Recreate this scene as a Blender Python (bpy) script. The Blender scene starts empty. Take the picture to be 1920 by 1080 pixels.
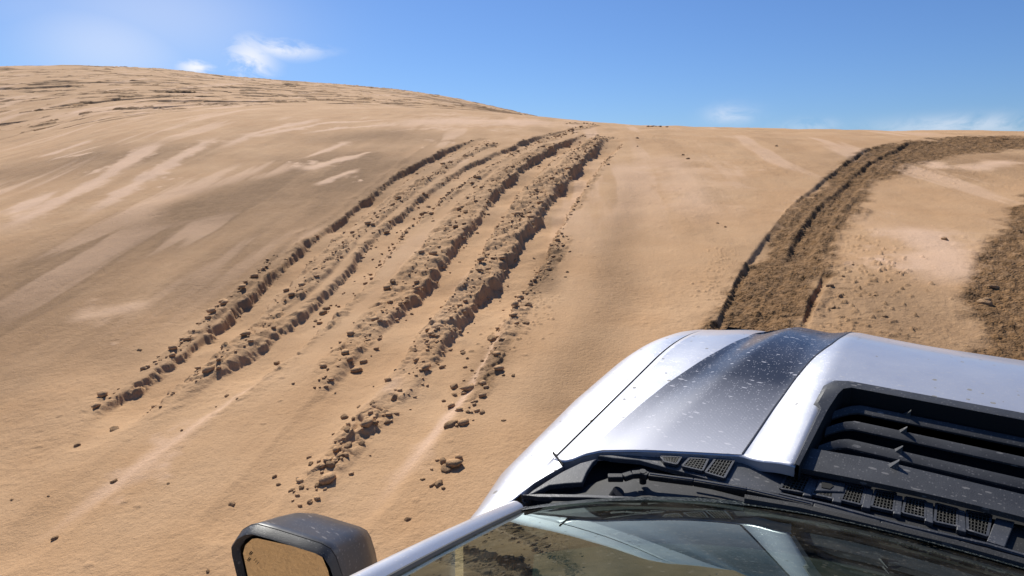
import bpy, bmesh, math, random
import numpy as np
from mathutils import Matrix, Vector
random.seed(7)
S = bpy.context.scene
# ---- frames: slope/truck frame (X right, Y ahead, Z up, origin at the camera) ----
FOC = 1250.0
CAM_H = 2.1                       # camera height above the slope under the truck
F_ = np.array([918, 505, 1250.]); F_ /= np.linalg.norm(F_)
L_ = np.array([-1800, 290, 1250.]); L_ -= F_*(L_ @ F_); L_ /= np.linalg.norm(L_)
U_ = np.cross(L_, F_)
if U_[1] < 0: U_ = -U_
PITCH = math.radians(9.5)
CZ = 2.2                          # camera height in the world
def cam2world(v):
    v = np.asarray(v, float)
    x, y, z = v[..., 0], v[..., 1], v[..., 2]
    return np.stack([x, z*math.cos(PITCH)+y*math.sin(PITCH), y*math.cos(PITCH)-z*math.sin(PITCH)], -1)
AX = cam2world(-L_); AY = cam2world(F_); AZ = cam2world(U_)     # truck axes in the world
def to_world(X, Y, Z):
    X = np.asarray(X, float)[..., None]; Y = np.asarray(Y, float)[..., None]; Z = np.asarray(Z, float)[..., None]
    return X*AX + Y*AY + Z*AZ + np.array([0, 0, CZ])
def sm(a, b, x):
    t = np.clip((x-a)/(b-a), 0, 1); return t*t*(3-2*t)

# ---- dune base form: heights over the slope plane as a function of bearing and distance ----
D2 = math.radians
# bearing(deg), near crest tan, near crest distance, far crest tan, far crest distance
CREST = np.array([[-180.0,-0.0823,26.0,0.0352,70.0],[-170.0,-0.0823,26.0,0.0352,70.0],[-160.0,-0.0823,26.0,0.0352,70.0],[-150.0,-0.0823,26.0,0.0352,70.0],[-140.0,-0.0823,26.0,0.0352,70.0],[-130.0,-0.0823,26.0,0.0352,70.0],[-120.0,-0.0823,26.0,0.0352,70.0],[-110.0,-0.0823,26.0,0.0352,70.0],[-100.0,-0.0823,26.0,0.0352,70.0],[-99.0,-0.0823,26.0,0.0352,70.0],[-98.0,-0.0823,26.0,0.0352,70.0],[-97.0,-0.0823,26.0,0.0352,70.0],[-96.0,-0.0823,26.0,0.0352,70.0],[-95.0,-0.0823,26.0,0.0352,70.0],[-94.0,-0.0823,26.0,0.0352,70.0],[-93.0,-0.0823,26.0,0.0352,70.0],[-92.0,-0.0823,26.0,0.0352,70.0],[-91.0,-0.0823,26.0,0.0352,70.0],[-90.0,-0.0822,26.0,0.0352,70.0],[-89.0,-0.0821,26.0,0.0352,70.0],[-88.0,-0.0815,26.0,0.0352,70.0],[-87.0,-0.0803,26.0,0.0353,70.0],[-86.0,-0.0789,26.0,0.0353,70.0],[-85.0,-0.0775,26.0,0.0356,70.0],[-84.0,-0.076,26.0,0.0358,70.0],[-83.0,-0.0746,26.0,0.0361,70.0],[-82.0,-0.0731,26.0,0.0364,70.0],[-81.0,-0.0717,26.0,0.0367,70.0],[-80.0,-0.0703,26.0,0.0369,70.0],[-79.0,-0.0688,26.0,0.0372,70.0],[-78.0,-0.0673,26.0,0.0372,70.0],[-77.0,-0.0658,26.0,0.037,70.0],[-76.0,-0.0644,26.0,0.0366,70.0],[-75.0,-0.0629,26.0,0.0362,70.0],[-74.0,-0.0614,26.0,0.0358,70.0],[-73.0,-0.0599,26.0,0.0355,70.0],[-72.0,-0.0581,26.0,0.0351,70.1],[-71.0,-0.0556,26.0,0.0346,70.2],[-70.0,-0.0527,26.0,0.034,70.4],[-69.0,-0.0496,26.0,0.0331,70.7],[-68.0,-0.0466,26.0,0.0322,70.9],[-67.0,-0.0435,26.0,0.0313,71.2],[-66.0,-0.0406,26.0,0.0301,71.4],[-65.0,-0.0384,26.0,0.0284,71.6],[-64.0,-0.0371,26.0,0.0265,71.8],[-63.0,-0.0363,26.0,0.0244,72.1],[-62.0,-0.0357,25.98,0.0224,72.3],[-61.0,-0.0357,25.94,0.02,72.5],[-60.0,-0.036,25.86,0.0169,72.7],[-59.0,-0.0364,25.78,0.0135,72.9],[-58.0,-0.0371,25.7,0.01,73.1],[-57.0,-0.038,25.63,0.0066,73.3],[-56.0,-0.039,25.55,0.0033,73.5],[-55.0,-0.0401,25.48,0.0003,73.7],[-54.0,-0.0412,25.4,-0.0025,73.9],[-53.0,-0.0423,25.33,-0.0051,74.1],[-52.0,-0.0436,25.25,-0.0078,74.3],[-51.0,-0.0449,25.18,-0.0104,74.5],[-50.0,-0.0462,25.1,-0.013,74.7],[-49.0,-0.0476,25.0,-0.0156,74.9],[-48.0,-0.0492,24.84,-0.0184,75.2],[-47.0,-0.0509,24.6,-0.0213,75.5],[-46.0,-0.0527,24.34,-0.0243,75.8],[-45.0,-0.0546,24.08,-0.0273,76.1],[-44.0,-0.0564,23.82,-0.0305,76.5],[-43.0,-0.0582,23.56,-0.0341,76.8],[-42.0,-0.0602,23.3,-0.0379,77.1],[-41.0,-0.0624,23.04,-0.0419,77.4],[-40.0,-0.0648,22.79,-0.0461,77.8],[-39.0,-0.0672,22.53,-0.0506,78.1],[-38.0,-0.0697,22.28,-0.0556,78.4],[-37.0,-0.0723,22.03,-0.0607,78.7],[-36.0,-0.0751,21.77,-0.0659,79.0],[-35.0,-0.078,21.52,-0.0712,79.3],[-34.0,-0.0808,21.27,-0.0768,79.7],[-33.0,-0.0837,21.04,-0.0825,79.9],[-32.0,-0.0865,20.86,-0.0884,80.0],[-31.0,-0.0892,20.71,-0.0945,80.0],[-30.0,-0.092,20.56,-0.1007,80.0],[-29.0,-0.0947,20.4,-0.1071,80.0],[-28.0,-0.0972,20.25,-0.1137,80.0],[-27.0,-0.0995,20.1,-0.1206,80.0],[-26.0,-0.1018,19.95,-0.1275,80.0],[-25.0,-0.104,19.79,-0.1344,80.0],[-24.0,-0.106,19.64,-0.1407,80.0],[-23.0,-0.1076,19.48,-0.1462,80.0],[-22.0,-0.1091,19.33,-0.1513,80.0],[-21.0,-0.1105,19.18,-0.1564,80.0],[-20.0,-0.1119,19.06,-0.1615,80.0],[-19.0,-0.1132,19.01,-0.1666,80.0],[-18.0,-0.1143,19.0,-0.1717,80.0],[-17.0,-0.1155,19.0,-0.1768,80.0],[-16.0,-0.1166,19.0,-0.1812,80.0],[-15.0,-0.1178,19.0,-0.1842,80.0],[-14.0,-0.1189,19.0,-0.1862,80.0],[-13.0,-0.12,19.0,-0.1877,80.0],[-12.0,-0.1211,19.0,-0.1892,80.0],[-11.0,-0.122,19.0,-0.1907,80.0],[-10.0,-0.1228,19.0,-0.1923,80.0],[-9.0,-0.1235,19.0,-0.1938,80.0],[-8.0,-0.1243,19.0,-0.1953,80.0],[-7.0,-0.1251,19.0,-0.1968,80.0],[-6.0,-0.1258,19.0,-0.1983,80.0],[-5.0,-0.1265,19.0,-0.1998,80.0],[-4.0,-0.1269,19.0,-0.2014,80.0],[-3.0,-0.1272,19.0,-0.2029,80.0],[-2.0,-0.1274,19.0,-0.2044,80.0],[-1.0,-0.1276,19.0,-0.2059,80.0],[0.0,-0.1278,19.0,-0.2074,80.0],[1.0,-0.128,19.0,-0.2089,80.0],[2.0,-0.1282,19.02,-0.2103,80.0],[3.0,-0.1284,19.06,-0.2109,80.0],[4.0,-0.1286,19.12,-0.2101,80.0],[5.0,-0.1289,19.19,-0.2088,80.0],[6.0,-0.1291,19.26,-0.2074,80.0],[7.0,-0.1293,19.33,-0.206,80.0],[8.0,-0.1295,19.4,-0.2045,80.0],[9.0,-0.1298,19.46,-0.2031,80.0],[10.0,-0.13,19.53,-0.2017,80.0],[11.0,-0.1302,19.6,-0.2003,80.0],[12.0,-0.1305,19.69,-0.1988,80.0],[13.0,-0.131,19.78,-0.1974,80.0],[14.0,-0.1314,19.88,-0.196,80.0],[15.0,-0.1319,19.96,-0.1946,80.0],[16.0,-0.1323,19.99,-0.1931,80.0],[17.0,-0.1328,20.0,-0.1917,80.0],[18.0,-0.1333,20.0,-0.1903,80.0],[19.0,-0.1337,20.0,-0.1889,80.0],[20.0,-0.1342,20.0,-0.1874,80.0],[21.0,-0.1347,20.0,-0.186,80.0],[22.0,-0.1351,20.0,-0.1846,80.0],[23.0,-0.1356,20.0,-0.1832,80.0],[24.0,-0.1358,20.0,-0.1821,80.0],[25.0,-0.1359,20.0,-0.1815,80.0],[26.0,-0.1359,20.0,-0.1814,80.0],[27.0,-0.1359,20.0,-0.1813,80.0],[28.0,-0.1359,20.0,-0.1813,80.0],[29.0,-0.1359,20.0,-0.1813,80.0],[30.0,-0.1359,20.0,-0.1813,80.0],[31.0,-0.1359,20.0,-0.1813,80.0],[32.0,-0.1359,20.0,-0.1813,80.0],[33.0,-0.1359,20.0,-0.1813,80.0],[34.0,-0.1359,20.0,-0.1813,80.0],[35.0,-0.1359,20.0,-0.1813,80.0],[36.0,-0.1359,20.0,-0.1813,80.0],[37.0,-0.1359,20.0,-0.1813,80.0],[38.0,-0.1359,20.0,-0.1813,80.0],[39.0,-0.1359,20.0,-0.1813,80.0],[40.0,-0.1359,20.0,-0.1813,80.0],[41.0,-0.1359,20.0,-0.1813,80.0],[42.0,-0.1359,20.0,-0.1813,80.0],[43.0,-0.1359,20.0,-0.1813,80.0],[44.0,-0.1359,20.0,-0.1813,80.0],[45.0,-0.1359,20.0,-0.1813,80.0],[46.0,-0.1359,20.0,-0.1813,80.0],[47.0,-0.1359,20.0,-0.1813,80.0],[48.0,-0.1359,20.0,-0.1813,80.0],[49.0,-0.1359,20.0,-0.1813,80.0],[50.0,-0.1359,20.0,-0.1813,80.0],[51.0,-0.1359,20.0,-0.1813,80.0],[52.0,-0.1359,20.0,-0.1813,80.0],[53.0,-0.1359,20.0,-0.1813,80.0],[54.0,-0.1359,20.0,-0.1813,80.0],[55.0,-0.1359,20.0,-0.1813,80.0],[56.0,-0.1359,20.0,-0.1813,80.0],[57.0,-0.1359,20.0,-0.1813,80.0],[58.0,-0.1359,20.0,-0.1813,80.0],[59.0,-0.1359,20.0,-0.1813,80.0],[60.0,-0.1359,20.0,-0.1813,80.0],[70.0,-0.1359,20.0,-0.1813,80.0],[80.0,-0.1359,20.0,-0.1813,80.0],[90.0,-0.1359,20.0,-0.1813,80.0],[100.0,-0.1359,20.0,-0.1813,80.0],[110.0,-0.1359,20.0,-0.1813,80.0],[120.0,-0.1359,20.0,-0.1813,80.0],[130.0,-0.1359,20.0,-0.1813,80.0],[140.0,-0.1359,20.0,-0.1813,80.0],[150.0,-0.1359,20.0,-0.1813,80.0],[160.0,-0.1359,20.0,-0.1813,80.0],[170.0,-0.1359,20.0,-0.1813,80.0],[180.0,-0.1359,20.0,-0.1813,80.0]])
def _tab(phi, k):
    return np.interp(phi, CREST[:, 0], CREST[:, k])
def hermite(r, r0, w0, s0, r1, w1, s1):
    h = r1-r0; t = (r-r0)/h
    return (w0*(2*t**3-3*t**2+1) + h*s0*(t**3-2*t**2+t) + w1*(-2*t**3+3*t**2) + h*s1*(t**3-t**2))
def base_w(X, Y):
    X = np.asarray(X, float); Y = np.asarray(Y, float)
    r = np.hypot(X, Y); phi = np.degrees(np.arctan2(X, Y))
    t1 = _tab(phi, 1); rc = _tab(phi, 2); t2 = _tab(phi, 3); r2 = _tab(phi, 4)
    wc = CAM_H + rc*t1; w2 = CAM_H + r2*t2
    a = hermite(r, 4.0, 0, 0, rc, wc, t1)
    m = np.minimum(t1, t1)
    b = hermite(r, rc, wc, m, r2, w2, t2)
    e = hermite(r, r2, w2, t2, r2+60, w2+t2*60-9, -.22)
    out = np.where(r < 4, 0, np.where(r < rc, a, np.where(r < r2, b, e)))
    g = sm(-178, -120, phi)*(1-sm(70, 150, phi))
    return out*g

# ---- bonnet surface of the truck ----
TC = .11                           # truck centre line, metres right of the camera
def hood_z(X, Y):
    u = np.abs(np.asarray(X, float)-TC); Y = np.asarray(Y, float)
    z = -.80 - .012*sm(.62, .80, u)
    e = .64-.09*sm(1.1, 1.9, Y)
    z = z + .034*sm(.9, 1.9, Y)*(1-sm(e-.05, e+.05, u))
    z = z + .022*(1-sm(.33, .43, u)) - .010*sm(1.35, 1.1, Y)*0
    y0 = 1.53+.055*sm(.10, .60, u)-.03*sm(.62, .80, u)
    z = z - .42*np.maximum(0, Y-y0)**2 - 1.4*np.maximum(0, Y-2.2)**2
    return z

# ================= camera =================
cd = bpy.data.cameras.new('camera'); cam = bpy.data.objects.new('camera', cd); S.collection.objects.link(cam)
cd.sensor_width = 36; cd.lens = FOC/1920*36; cd.clip_start = .02; cd.clip_end = 6000
cam.location = (0, 0, CZ); cam.rotation_euler = (math.radians(90)-PITCH, 0, 0)
S.camera = cam
# ================= light =================
SUN = cam2world(np.array([-.27, .80, .50])); SUN /= np.linalg.norm(SUN)
sl = bpy.data.lights.new('sun', 'SUN'); sl.energy = 4.2; sl.angle = math.radians(.5); sl.color = (1, .96, .87)
so = bpy.data.objects.new('sun', sl); S.collection.objects.link(so)
so.rotation_euler = Vector(SUN).to_track_quat('Z', 'Y').to_euler(); so.location = (-20, 30, 40)
S.view_settings.view_transform = 'Standard'; S.view_settings.look = 'None'
S.view_settings.exposure = 0.55; S.view_settings.gamma = 1
w = bpy.data.worlds.new('World'); S.world = w; w.use_nodes = True
nt = w.node_tree; N = nt.nodes; LK = nt.links; N.clear()
def nd(tree, typ, **kw):
    n = tree.nodes.new(typ)
    for k, v in kw.items():
        if k == 'ins':
            for a, b in v.items(): n.inputs[a].default_value = b
        else: setattr(n, k, v)
    return n
out = nd(nt, 'ShaderNodeOutputWorld'); bg = nd(nt, 'ShaderNodeBackground', ins={'Strength': .060})
sky = nd(nt, 'ShaderNodeTexSky', sky_type='NISHITA', sun_disc=False, sun_elevation=math.asin(SUN[2]),
         sun_rotation=math.atan2(SUN[0], SUN[1]), altitude=300, air_density=1.0, dust_density=.4, ozone_density=2.5)
tint = nd(nt, 'ShaderNodeMix', data_type='RGBA', blend_type='MULTIPLY', ins={0: 1.0}); tint.inputs[7].default_value = (.58, .80, 1.16, 1)
LK.new(sky.outputs[0], tint.inputs[6])
tc = nd(nt, 'ShaderNodeTexCoord')
def skydir(x, y):
    v = cam2world(np.array([x-960, 540-y, FOC])); return v/np.linalg.norm(v)
# wisps of cloud: (direction, half width, half height in radians, strength)
CL = [((470, 112), .030, .030, .9), ((530, 92), .050, .012, .8), ((368, 127), .022, .010, 1.0), ((205, 85), .095, .055, -.42), ((290, 25), .15, .07, -.32), ((110, 20), .1, .05, -.2),
      ((1370, 215), .030, .012, .42), ((1800, 236), .085, .012, .45), ((1510, 236), .03, .008, .5)]
cn = nd(nt, 'ShaderNodeTexNoise', ins={'Scale': 19, 'Detail': 7, 'Roughness': .62, 'Distortion': .6})
mp = nd(nt, 'ShaderNodeMapping'); mp.inputs['Scale'].default_value = (1, 1, 2.2)
LK.new(tc.outputs['Generated'], mp.inputs[0]); LK.new(mp.outputs[0], cn.inputs['Vector'])
last = [None, None]
for (px, py), sx, sy, st in CL:
    d = skydir(px, py); ex = np.cross(d, [0, 0, 1]); ex /= np.linalg.norm(ex); ey = np.cross(ex, d)
    acc = None
    for ax, s in ((ex, sx), (ey, sy)):
        dp = nd(nt, 'ShaderNodeVectorMath', operation='DOT_PRODUCT'); dp.inputs[1].default_value = tuple(ax/s)
        LK.new(tc.outputs['Generated'], dp.inputs[0])
        sq = nd(nt, 'ShaderNodeMath', operation='POWER', ins={1: 2.0}); ab = nd(nt, 'ShaderNodeMath', operation='ABSOLUTE')
        LK.new(dp.outputs['Value'], ab.inputs[0]); LK.new(ab.outputs[0], sq.inputs[0])
        if acc is None: acc = sq
        else:
            a = nd(nt, 'ShaderNodeMath', operation='ADD'); LK.new(acc.outputs[0], a.inputs[0]); LK.new(sq.outputs[0], a.inputs[1]); acc = a
    fw = nd(nt, 'ShaderNodeVectorMath', operation='DOT_PRODUCT'); fw.inputs[1].default_value = tuple(d); LK.new(tc.outputs['Generated'], fw.inputs[0])
    gt = nd(nt, 'ShaderNodeMath', operation='GREATER_THAN', ins={1: .3}); LK.new(fw.outputs['Value'], gt.inputs[0])
    ng = nd(nt, 'ShaderNodeMath', operation='MULTIPLY', ins={1: -1.0}); LK.new(acc.outputs[0], ng.inputs[0])
    ex_ = nd(nt, 'ShaderNodeMath', operation='EXPONENT'); LK.new(ng.outputs[0], ex_.inputs[0])
    m1 = nd(nt, 'ShaderNodeMath', operation='MULTIPLY', ins={1: abs(st)}); LK.new(ex_.outputs[0], m1.inputs[0])
    m2 = nd(nt, 'ShaderNodeMath', operation='MULTIPLY'); LK.new(m1.outputs[0], m2.inputs[0]); LK.new(gt.outputs[0], m2.inputs[1])
    k_ = int(st < 0)
    if last[k_] is None: last[k_] = m2
    else:
        a = nd(nt, 'ShaderNodeMath', operation='MAXIMUM'); LK.new(last[k_].outputs[0], a.inputs[0]); LK.new(m2.outputs[0], a.inputs[1]); last[k_] = a
nr = nd(nt, 'ShaderNodeMapRange', ins={1: .33, 2: .58}); LK.new(cn.outputs[0], nr.inputs[0])
cm = nd(nt, 'ShaderNodeMath', operation='MULTIPLY'); LK.new(last[0].outputs[0], cm.inputs[0]); LK.new(nr.outputs[0], cm.inputs[1])
hz = nd(nt, 'ShaderNodeMath', operation='MAXIMUM'); LK.new(cm.outputs[0], hz.inputs[0]); LK.new(last[1].outputs[0], hz.inputs[1]); cm = hz
cmix = nd(nt, 'ShaderNodeMix', data_type='RGBA'); cmix.inputs[7].default_value = (10.5, 10.8, 11.6, 1)
LK.new(cm.outputs[0], cmix.inputs[0]); LK.new(tint.outputs[2], cmix.inputs[6]); LK.new(cmix.outputs[2], bg.inputs[0]); LK.new(bg.outputs[0], out.inputs[0])

# ================= noise helpers =================
def h2(ix, iy, seed):
    a = (ix.astype(np.int64)*374761393 + iy.astype(np.int64)*668265263 + seed*1442695041) & 0xffffffff
    a = ((a ^ (a >> 13))*1274126177) & 0xffffffff
    a = ((a ^ (a >> 16))*2246822519) & 0xffffffff
    return ((a ^ (a >> 15)) & 0xffffff)/float(0xffffff)
def vnoise(x, y, seed=0):
    ix = np.floor(x); iy = np.floor(y); fx = x-ix; fy = y-iy
    fx = fx*fx*fx*(fx*(fx*6-15)+10); fy = fy*fy*fy*(fy*(fy*6-15)+10)
    a = h2(ix, iy, seed); b = h2(ix+1, iy, seed); c = h2(ix, iy+1, seed); d = h2(ix+1, iy+1, seed)
    return ((a*(1-fx)+b*fx)*(1-fy)+(c*(1-fx)+d*fx)*fy)*2-1
def fbm(x, y, o=4, seed=0, g=.5):
    s = 0; A = 1; T = 0
    for k in range(o):
        s = s + A*vnoise(x+17.3*k, y-9.1*k, seed+k); T += A; A *= g
        x, y = 1.64*x+1.17*y, -1.17*x+1.64*y
    return s/T
def worley(x, y, seed=0):
    ix = np.floor(x); iy = np.floor(y)
    f1 = np.full(x.shape, 9.); f2 = np.full(x.shape, 9.); idr = np.zeros(x.shape); dx = np.zeros(x.shape); dy = np.zeros(x.shape)
    for i in (-1, 0, 1):
        for j in (-1, 0, 1):
            cx = ix+i; cy = iy+j
            qx = cx+h2(cx, cy, seed)-x; qy = cy+h2(cx, cy, seed+1)-y
            d = np.hypot(qx, qy); m = d < f1
            f2 = np.where(m, f1, np.minimum(f2, d)); f1 = np.where(m, d, f1)
            idr = np.where(m, h2(cx, cy, seed+2), idr); dx = np.where(m, -qx, dx); dy = np.where(m, -qy, dy)
    return f1, f2, idr, dx, dy

# ================= what lies on the sand (lines in metres over the slope) =================
RUTS = [  # centre line, half width, depth
 ([(-8.74,11.46),(-8.53,10.21),(-8.2,8.89),(-7.85,7.98),(-7.46,7.08),(-7.09,6.26),(-6.78,5.59),(-6.33,4.76),(-5.93,4.09),(-5.57,3.49),(-5.23,2.95),(-5.02,2.54),(-4.85,2.15),(-4.64,1.77),(-4.44,1.44)], .17, .12),
 ([(-7.85,13.78),(-7.64,11.94),(-7.41,10.43),(-7.18,9.16),(-6.84,8.1),(-6.51,7.14),(-6.21,6.41),(-5.95,5.77),(-5.54,5.08),(-5.17,4.45),(-4.92,3.92),(-4.67,3.33),(-4.44,2.77),(-4.29,2.34),(-4.11,1.83),(-3.93,1.36),(-3.77,1.01),(-3.64,0.71)], .19, .095),
 ([(-7.13,13.38),(-6.79,11.57),(-6.42,10.09),(-6.05,8.88),(-5.7,7.97),(-5.26,7.0),(-4.88,6.16),(-4.57,5.49),(-4.26,4.86),(-4.06,4.32),(-3.87,3.84),(-3.7,3.41),(-3.52,2.98),(-3.37,2.63),(-3.23,2.29),(-3.08,1.97),(-2.98,1.7),(-2.89,1.44)], .19, .12),
 ([(-6.23,12.57),(-5.58,10.44),(-5.07,8.87),(-4.64,7.69),(-4.27,6.69),(-3.89,5.73),(-3.65,5.12),(-3.46,4.52),(-3.25,4.0),(-3.05,3.55),(-2.88,3.14),(-2.76,2.79),(-2.65,2.48),(-2.56,2.2),(-2.47,1.95),(-2.41,1.73),(-2.39,1.54)], .20, .13),
]
RIDGES = [  # centre line, half width, rubble height, raised height
 ([(-8.19,11.17),(-8.0,10.04),(-7.67,8.96),(-7.37,8.07),(-7.01,7.13),(-6.71,6.42),(-6.42,5.81),(-6.19,5.27),(-5.78,4.63),(-5.42,3.96),(-5.2,3.47),(-4.92,2.98),(-4.72,2.51),(-4.54,2.14),(-4.51,1.94),(-4.53,1.81)], .12, .095, .045),
 ([(-8.22,15.69),(-7.88,13.46),(-7.45,11.15),(-7.02,9.37),(-6.65,8.28),(-6.48,7.55),(-6.14,6.65),(-5.81,5.67)], .16, .07, .02),
 ([(-6.82,12.75),(-7.03,11.56),(-6.77,10.28),(-6.45,9.04),(-6.17,8.12),(-5.89,7.38),(-5.51,6.58),(-5.13,5.83),(-4.86,5.22),(-4.6,4.67),(-4.37,4.21),(-4.19,3.82),(-3.99,3.44),(-3.82,3.08),(-3.7,2.79),(-3.58,2.58)], .21, .10, .04),
 ([(-6.67,8.17),(-6.39,7.36),(-6.17,6.63),(-5.77,5.68),(-5.27,4.77),(-5.02,4.19),(-4.83,3.68),(-4.69,3.47)], .12, .05, .0),
 ([(-6.74,13.21),(-6.13,11.02),(-5.65,9.56),(-5.4,8.44),(-5.0,7.45),(-4.65,6.6),(-4.34,5.84),(-4.06,5.25),(-3.88,4.78),(-3.68,4.32),(-3.51,3.93),(-3.32,3.51),(-3.15,3.11),(-3.03,2.86)], .22, .12, .07),
 ([(-3.03,2.86),(-2.97,2.62),(-2.92,2.41),(-2.87,2.2),(-2.82,1.95),(-2.73,1.76),(-2.67,1.64)], .18, .12, .02),
 ([(-3.95,6.62),(-3.71,6.01),(-3.58,5.5),(-3.36,4.93),(-3.11,4.34),(-2.98,3.91),(-2.84,3.6),(-2.72,3.3),(-2.61,3.03),(-2.47,2.75),(-2.42,2.62)], .12, .075, .0),
 ([(-2.31,2.46),(-2.19,2.29),(-2.11,2.14)], .07, .06, .0),
 ([(-8.83,15.11),(-8.47,16.02)], .12, .10, .02),
 ([(-6.63,4.55),(-6.23,3.94),(-5.89,3.42),(-5.66,3.04),(-5.4,2.65),(-5.21,2.33),(-5.11,2.11)], .065, .075, .03), ([(-5.01,1.97),(-4.94,1.8),(-4.86,1.62)], .055, .07, .02),
 ([(-7.13,16.39),(-6.45,15.95)], .10, .08, .0),
]
LIP = [(-9.19,11.25),(-9.5,10.7),(-8.87,9.34),(-8.44,8.38),(-7.75,6.9),(-7.17,5.66),(-7.05,5.21),(-6.6,4.42),(-6.1,3.75),(-5.69,3.11),(-5.4,2.62),(-5.11,2.13),(-4.86,1.62)]
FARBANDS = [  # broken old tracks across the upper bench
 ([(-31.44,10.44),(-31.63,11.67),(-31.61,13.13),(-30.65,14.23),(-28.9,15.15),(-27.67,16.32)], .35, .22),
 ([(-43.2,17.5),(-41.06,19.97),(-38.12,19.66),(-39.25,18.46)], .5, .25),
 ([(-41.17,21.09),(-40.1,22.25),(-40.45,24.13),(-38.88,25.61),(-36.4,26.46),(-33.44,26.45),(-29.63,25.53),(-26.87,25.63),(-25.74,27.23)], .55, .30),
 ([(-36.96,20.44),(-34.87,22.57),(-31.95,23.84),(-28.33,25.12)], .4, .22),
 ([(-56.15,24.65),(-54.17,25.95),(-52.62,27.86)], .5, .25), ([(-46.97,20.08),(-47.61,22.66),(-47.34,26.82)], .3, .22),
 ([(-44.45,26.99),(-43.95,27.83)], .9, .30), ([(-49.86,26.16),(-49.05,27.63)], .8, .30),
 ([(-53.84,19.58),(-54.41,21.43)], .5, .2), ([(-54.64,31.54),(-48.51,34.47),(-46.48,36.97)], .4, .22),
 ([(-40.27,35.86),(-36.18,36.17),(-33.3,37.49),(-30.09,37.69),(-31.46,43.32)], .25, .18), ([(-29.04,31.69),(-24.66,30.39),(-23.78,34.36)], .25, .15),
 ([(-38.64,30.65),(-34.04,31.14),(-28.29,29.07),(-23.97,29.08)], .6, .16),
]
WET = [  # centre line with half widths: the damp dug-up track on the right
 ([(-1.23,4.51),(-1.29,5.15),(-1.36,6.08),(-1.45,7.1),(-1.48,8.33),(-1.5,9.99),(-1.41,11.97),(-1.07,13.48),(-0.33,14.39),(0.45,15.09),(1.13,15.1)], [.52,.50,.44,.38,.40,.42,.60,.9,1.1,1.2,1.2]),
 ([(0.71,10.28),(0.53,8.41),(0.42,7.09),(0.39,6.23),(0.46,5.58),(0.51,5.04)], [.25,.30,.42,.42,.40,.35]),
]
WETEDGE = [(-1.53,4.42),(-1.55,4.59),(-1.6,5.1),(-1.7,5.79),(-1.81,6.73),(-1.83,7.64),(-1.89,8.65),(-1.86,10.06),(-1.79,11.58),(-1.74,13.19),(-1.34,14.56)]
WETRUT = [(-1.0,14.65),(-1.27,12.75),(-1.39,11.02),(-1.42,9.29),(-1.43,8.35),(-1.41,7.32),(-1.32,6.42)]
WETRUT2 = [(-1.02,6.54),(-0.98,5.66),(-0.91,4.76)]
DAMP = [  # darker firm sand showing through: centre line, half width, strength
 ([(-7.29,1.69),(-8.93,3.09),(-8.93,4.07),(-9.03,5.3),(-9.15,6.93),(-9.72,8.39)], 1.5, .75),
 ([(-16.69,5.34),(-15.7,6.52),(-13.95,7.31)], 1.2, .55),
 ([(-6.46,3.49),(-7.57,4.95),(-8.29,6.63)], .8, .55),
 ([(-4.43,9.75),(-3.64,7.68),(-3.05,6.09),(-2.56,5.2),(-2.27,4.13),(-2.02,3.16)], .22, .34),
 ([(-12.05,10.21),(-11.16,11.33),(-10.09,10.87)], .8, .5), ([(-38.66,41.65),(-33.37,41.18),(-19.94,29.04)], 1.6, .9), ([(-3.72,6.0),(-3.28,4.97)], .16, .7),
 ([(-2.89,3.73),(-2.63,3.18)], .14, .7), ([(-0.57,5.84),(-0.28,5.25),(-0.05,4.78)], .5, .6), ([(-0.92,11.86),(0.09,12.58)], 1.2, .5),
]
STREAK = [  # pale wind-blown sand, plus one sunlit rut edge put into the colour
 ([(-14.74,9.3),(-13.22,7.26),(-11.92,5.5),(-10.74,4.1)], .22, 1.), ([(-12.91,13.38),(-14.09,11.67),(-13.57,9.22)], .14, .9), ([(-12.12,12.54),(-13.02,11.41),(-13.29,10.34)], .12, .9), ([(-11.51,10.34),(-10.95,8.81),(-10.83,8.32)], .14, .9), ([(-10.04,9.53),(-9.98,8.76)], .1, .8), ([(-16.77,7.61),(-16.87,6.25)], .12, .9), ([(-16.09,7.04),(-16.78,6.55)], .1, .8), ([(-15.51,8.34),(-13.4,5.94),(-12.49,4.6),(-11.38,3.15)], .35, 1.),
 ([(-18.15,8.03),(-17.79,6.39)], .3, .9), ([(-13.55,5.15),(-12.44,3.8)], .3, .9), ([(-10.01,7.66),(-10.07,8.31),(-9.95,9.29)], .24, 1.), ([(-8.94,7.03),(-9.01,7.61),(-9.08,8.31)], .15, .9),
 ([(-14.92,12.76),(-14.21,9.83),(-12.94,7.75)], .25, .8), ([(-13.96,10.89),(-13.79,9.1)], .2, .8), ([(-6.59,3.1),(-7.08,2.32)], .3, .5),
 ([(-4.28,2.96),(-4.07,2.28),(-3.86,1.58),(-3.67,0.96),(-3.6,0.65)], .09, .6), ([(-4.39,5.52),(-3.66,4.09),(-3.18,2.91),(-2.86,1.82)], .1, .6),  # first line: sunlit flank of the second rut painted pale
 ([(-12.94,12.43),(-10.84,14.18),(-8.29,15.24)], 1.6, .7), ([(-37.32,12.6),(-30.93,16.74),(-25.94,21.67)], 2.5, .5),
 ([(-3.27,4.68),(-2.65,3.09),(-2.4,2.18),(-2.26,1.66)], .09, .8), ([(-5.02,12.15),(-3.36,9.31),(-2.32,6.96)], .7, .5),
 ([(-0.67,8.25),(-0.22,7.37),(0.01,6.08)], .45, .8), ([(0.42,12.65),(-0.22,11.54)], .4, .8), ([(-0.68,12.43),(-0.41,11.5)], .25, .7),
]
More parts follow.
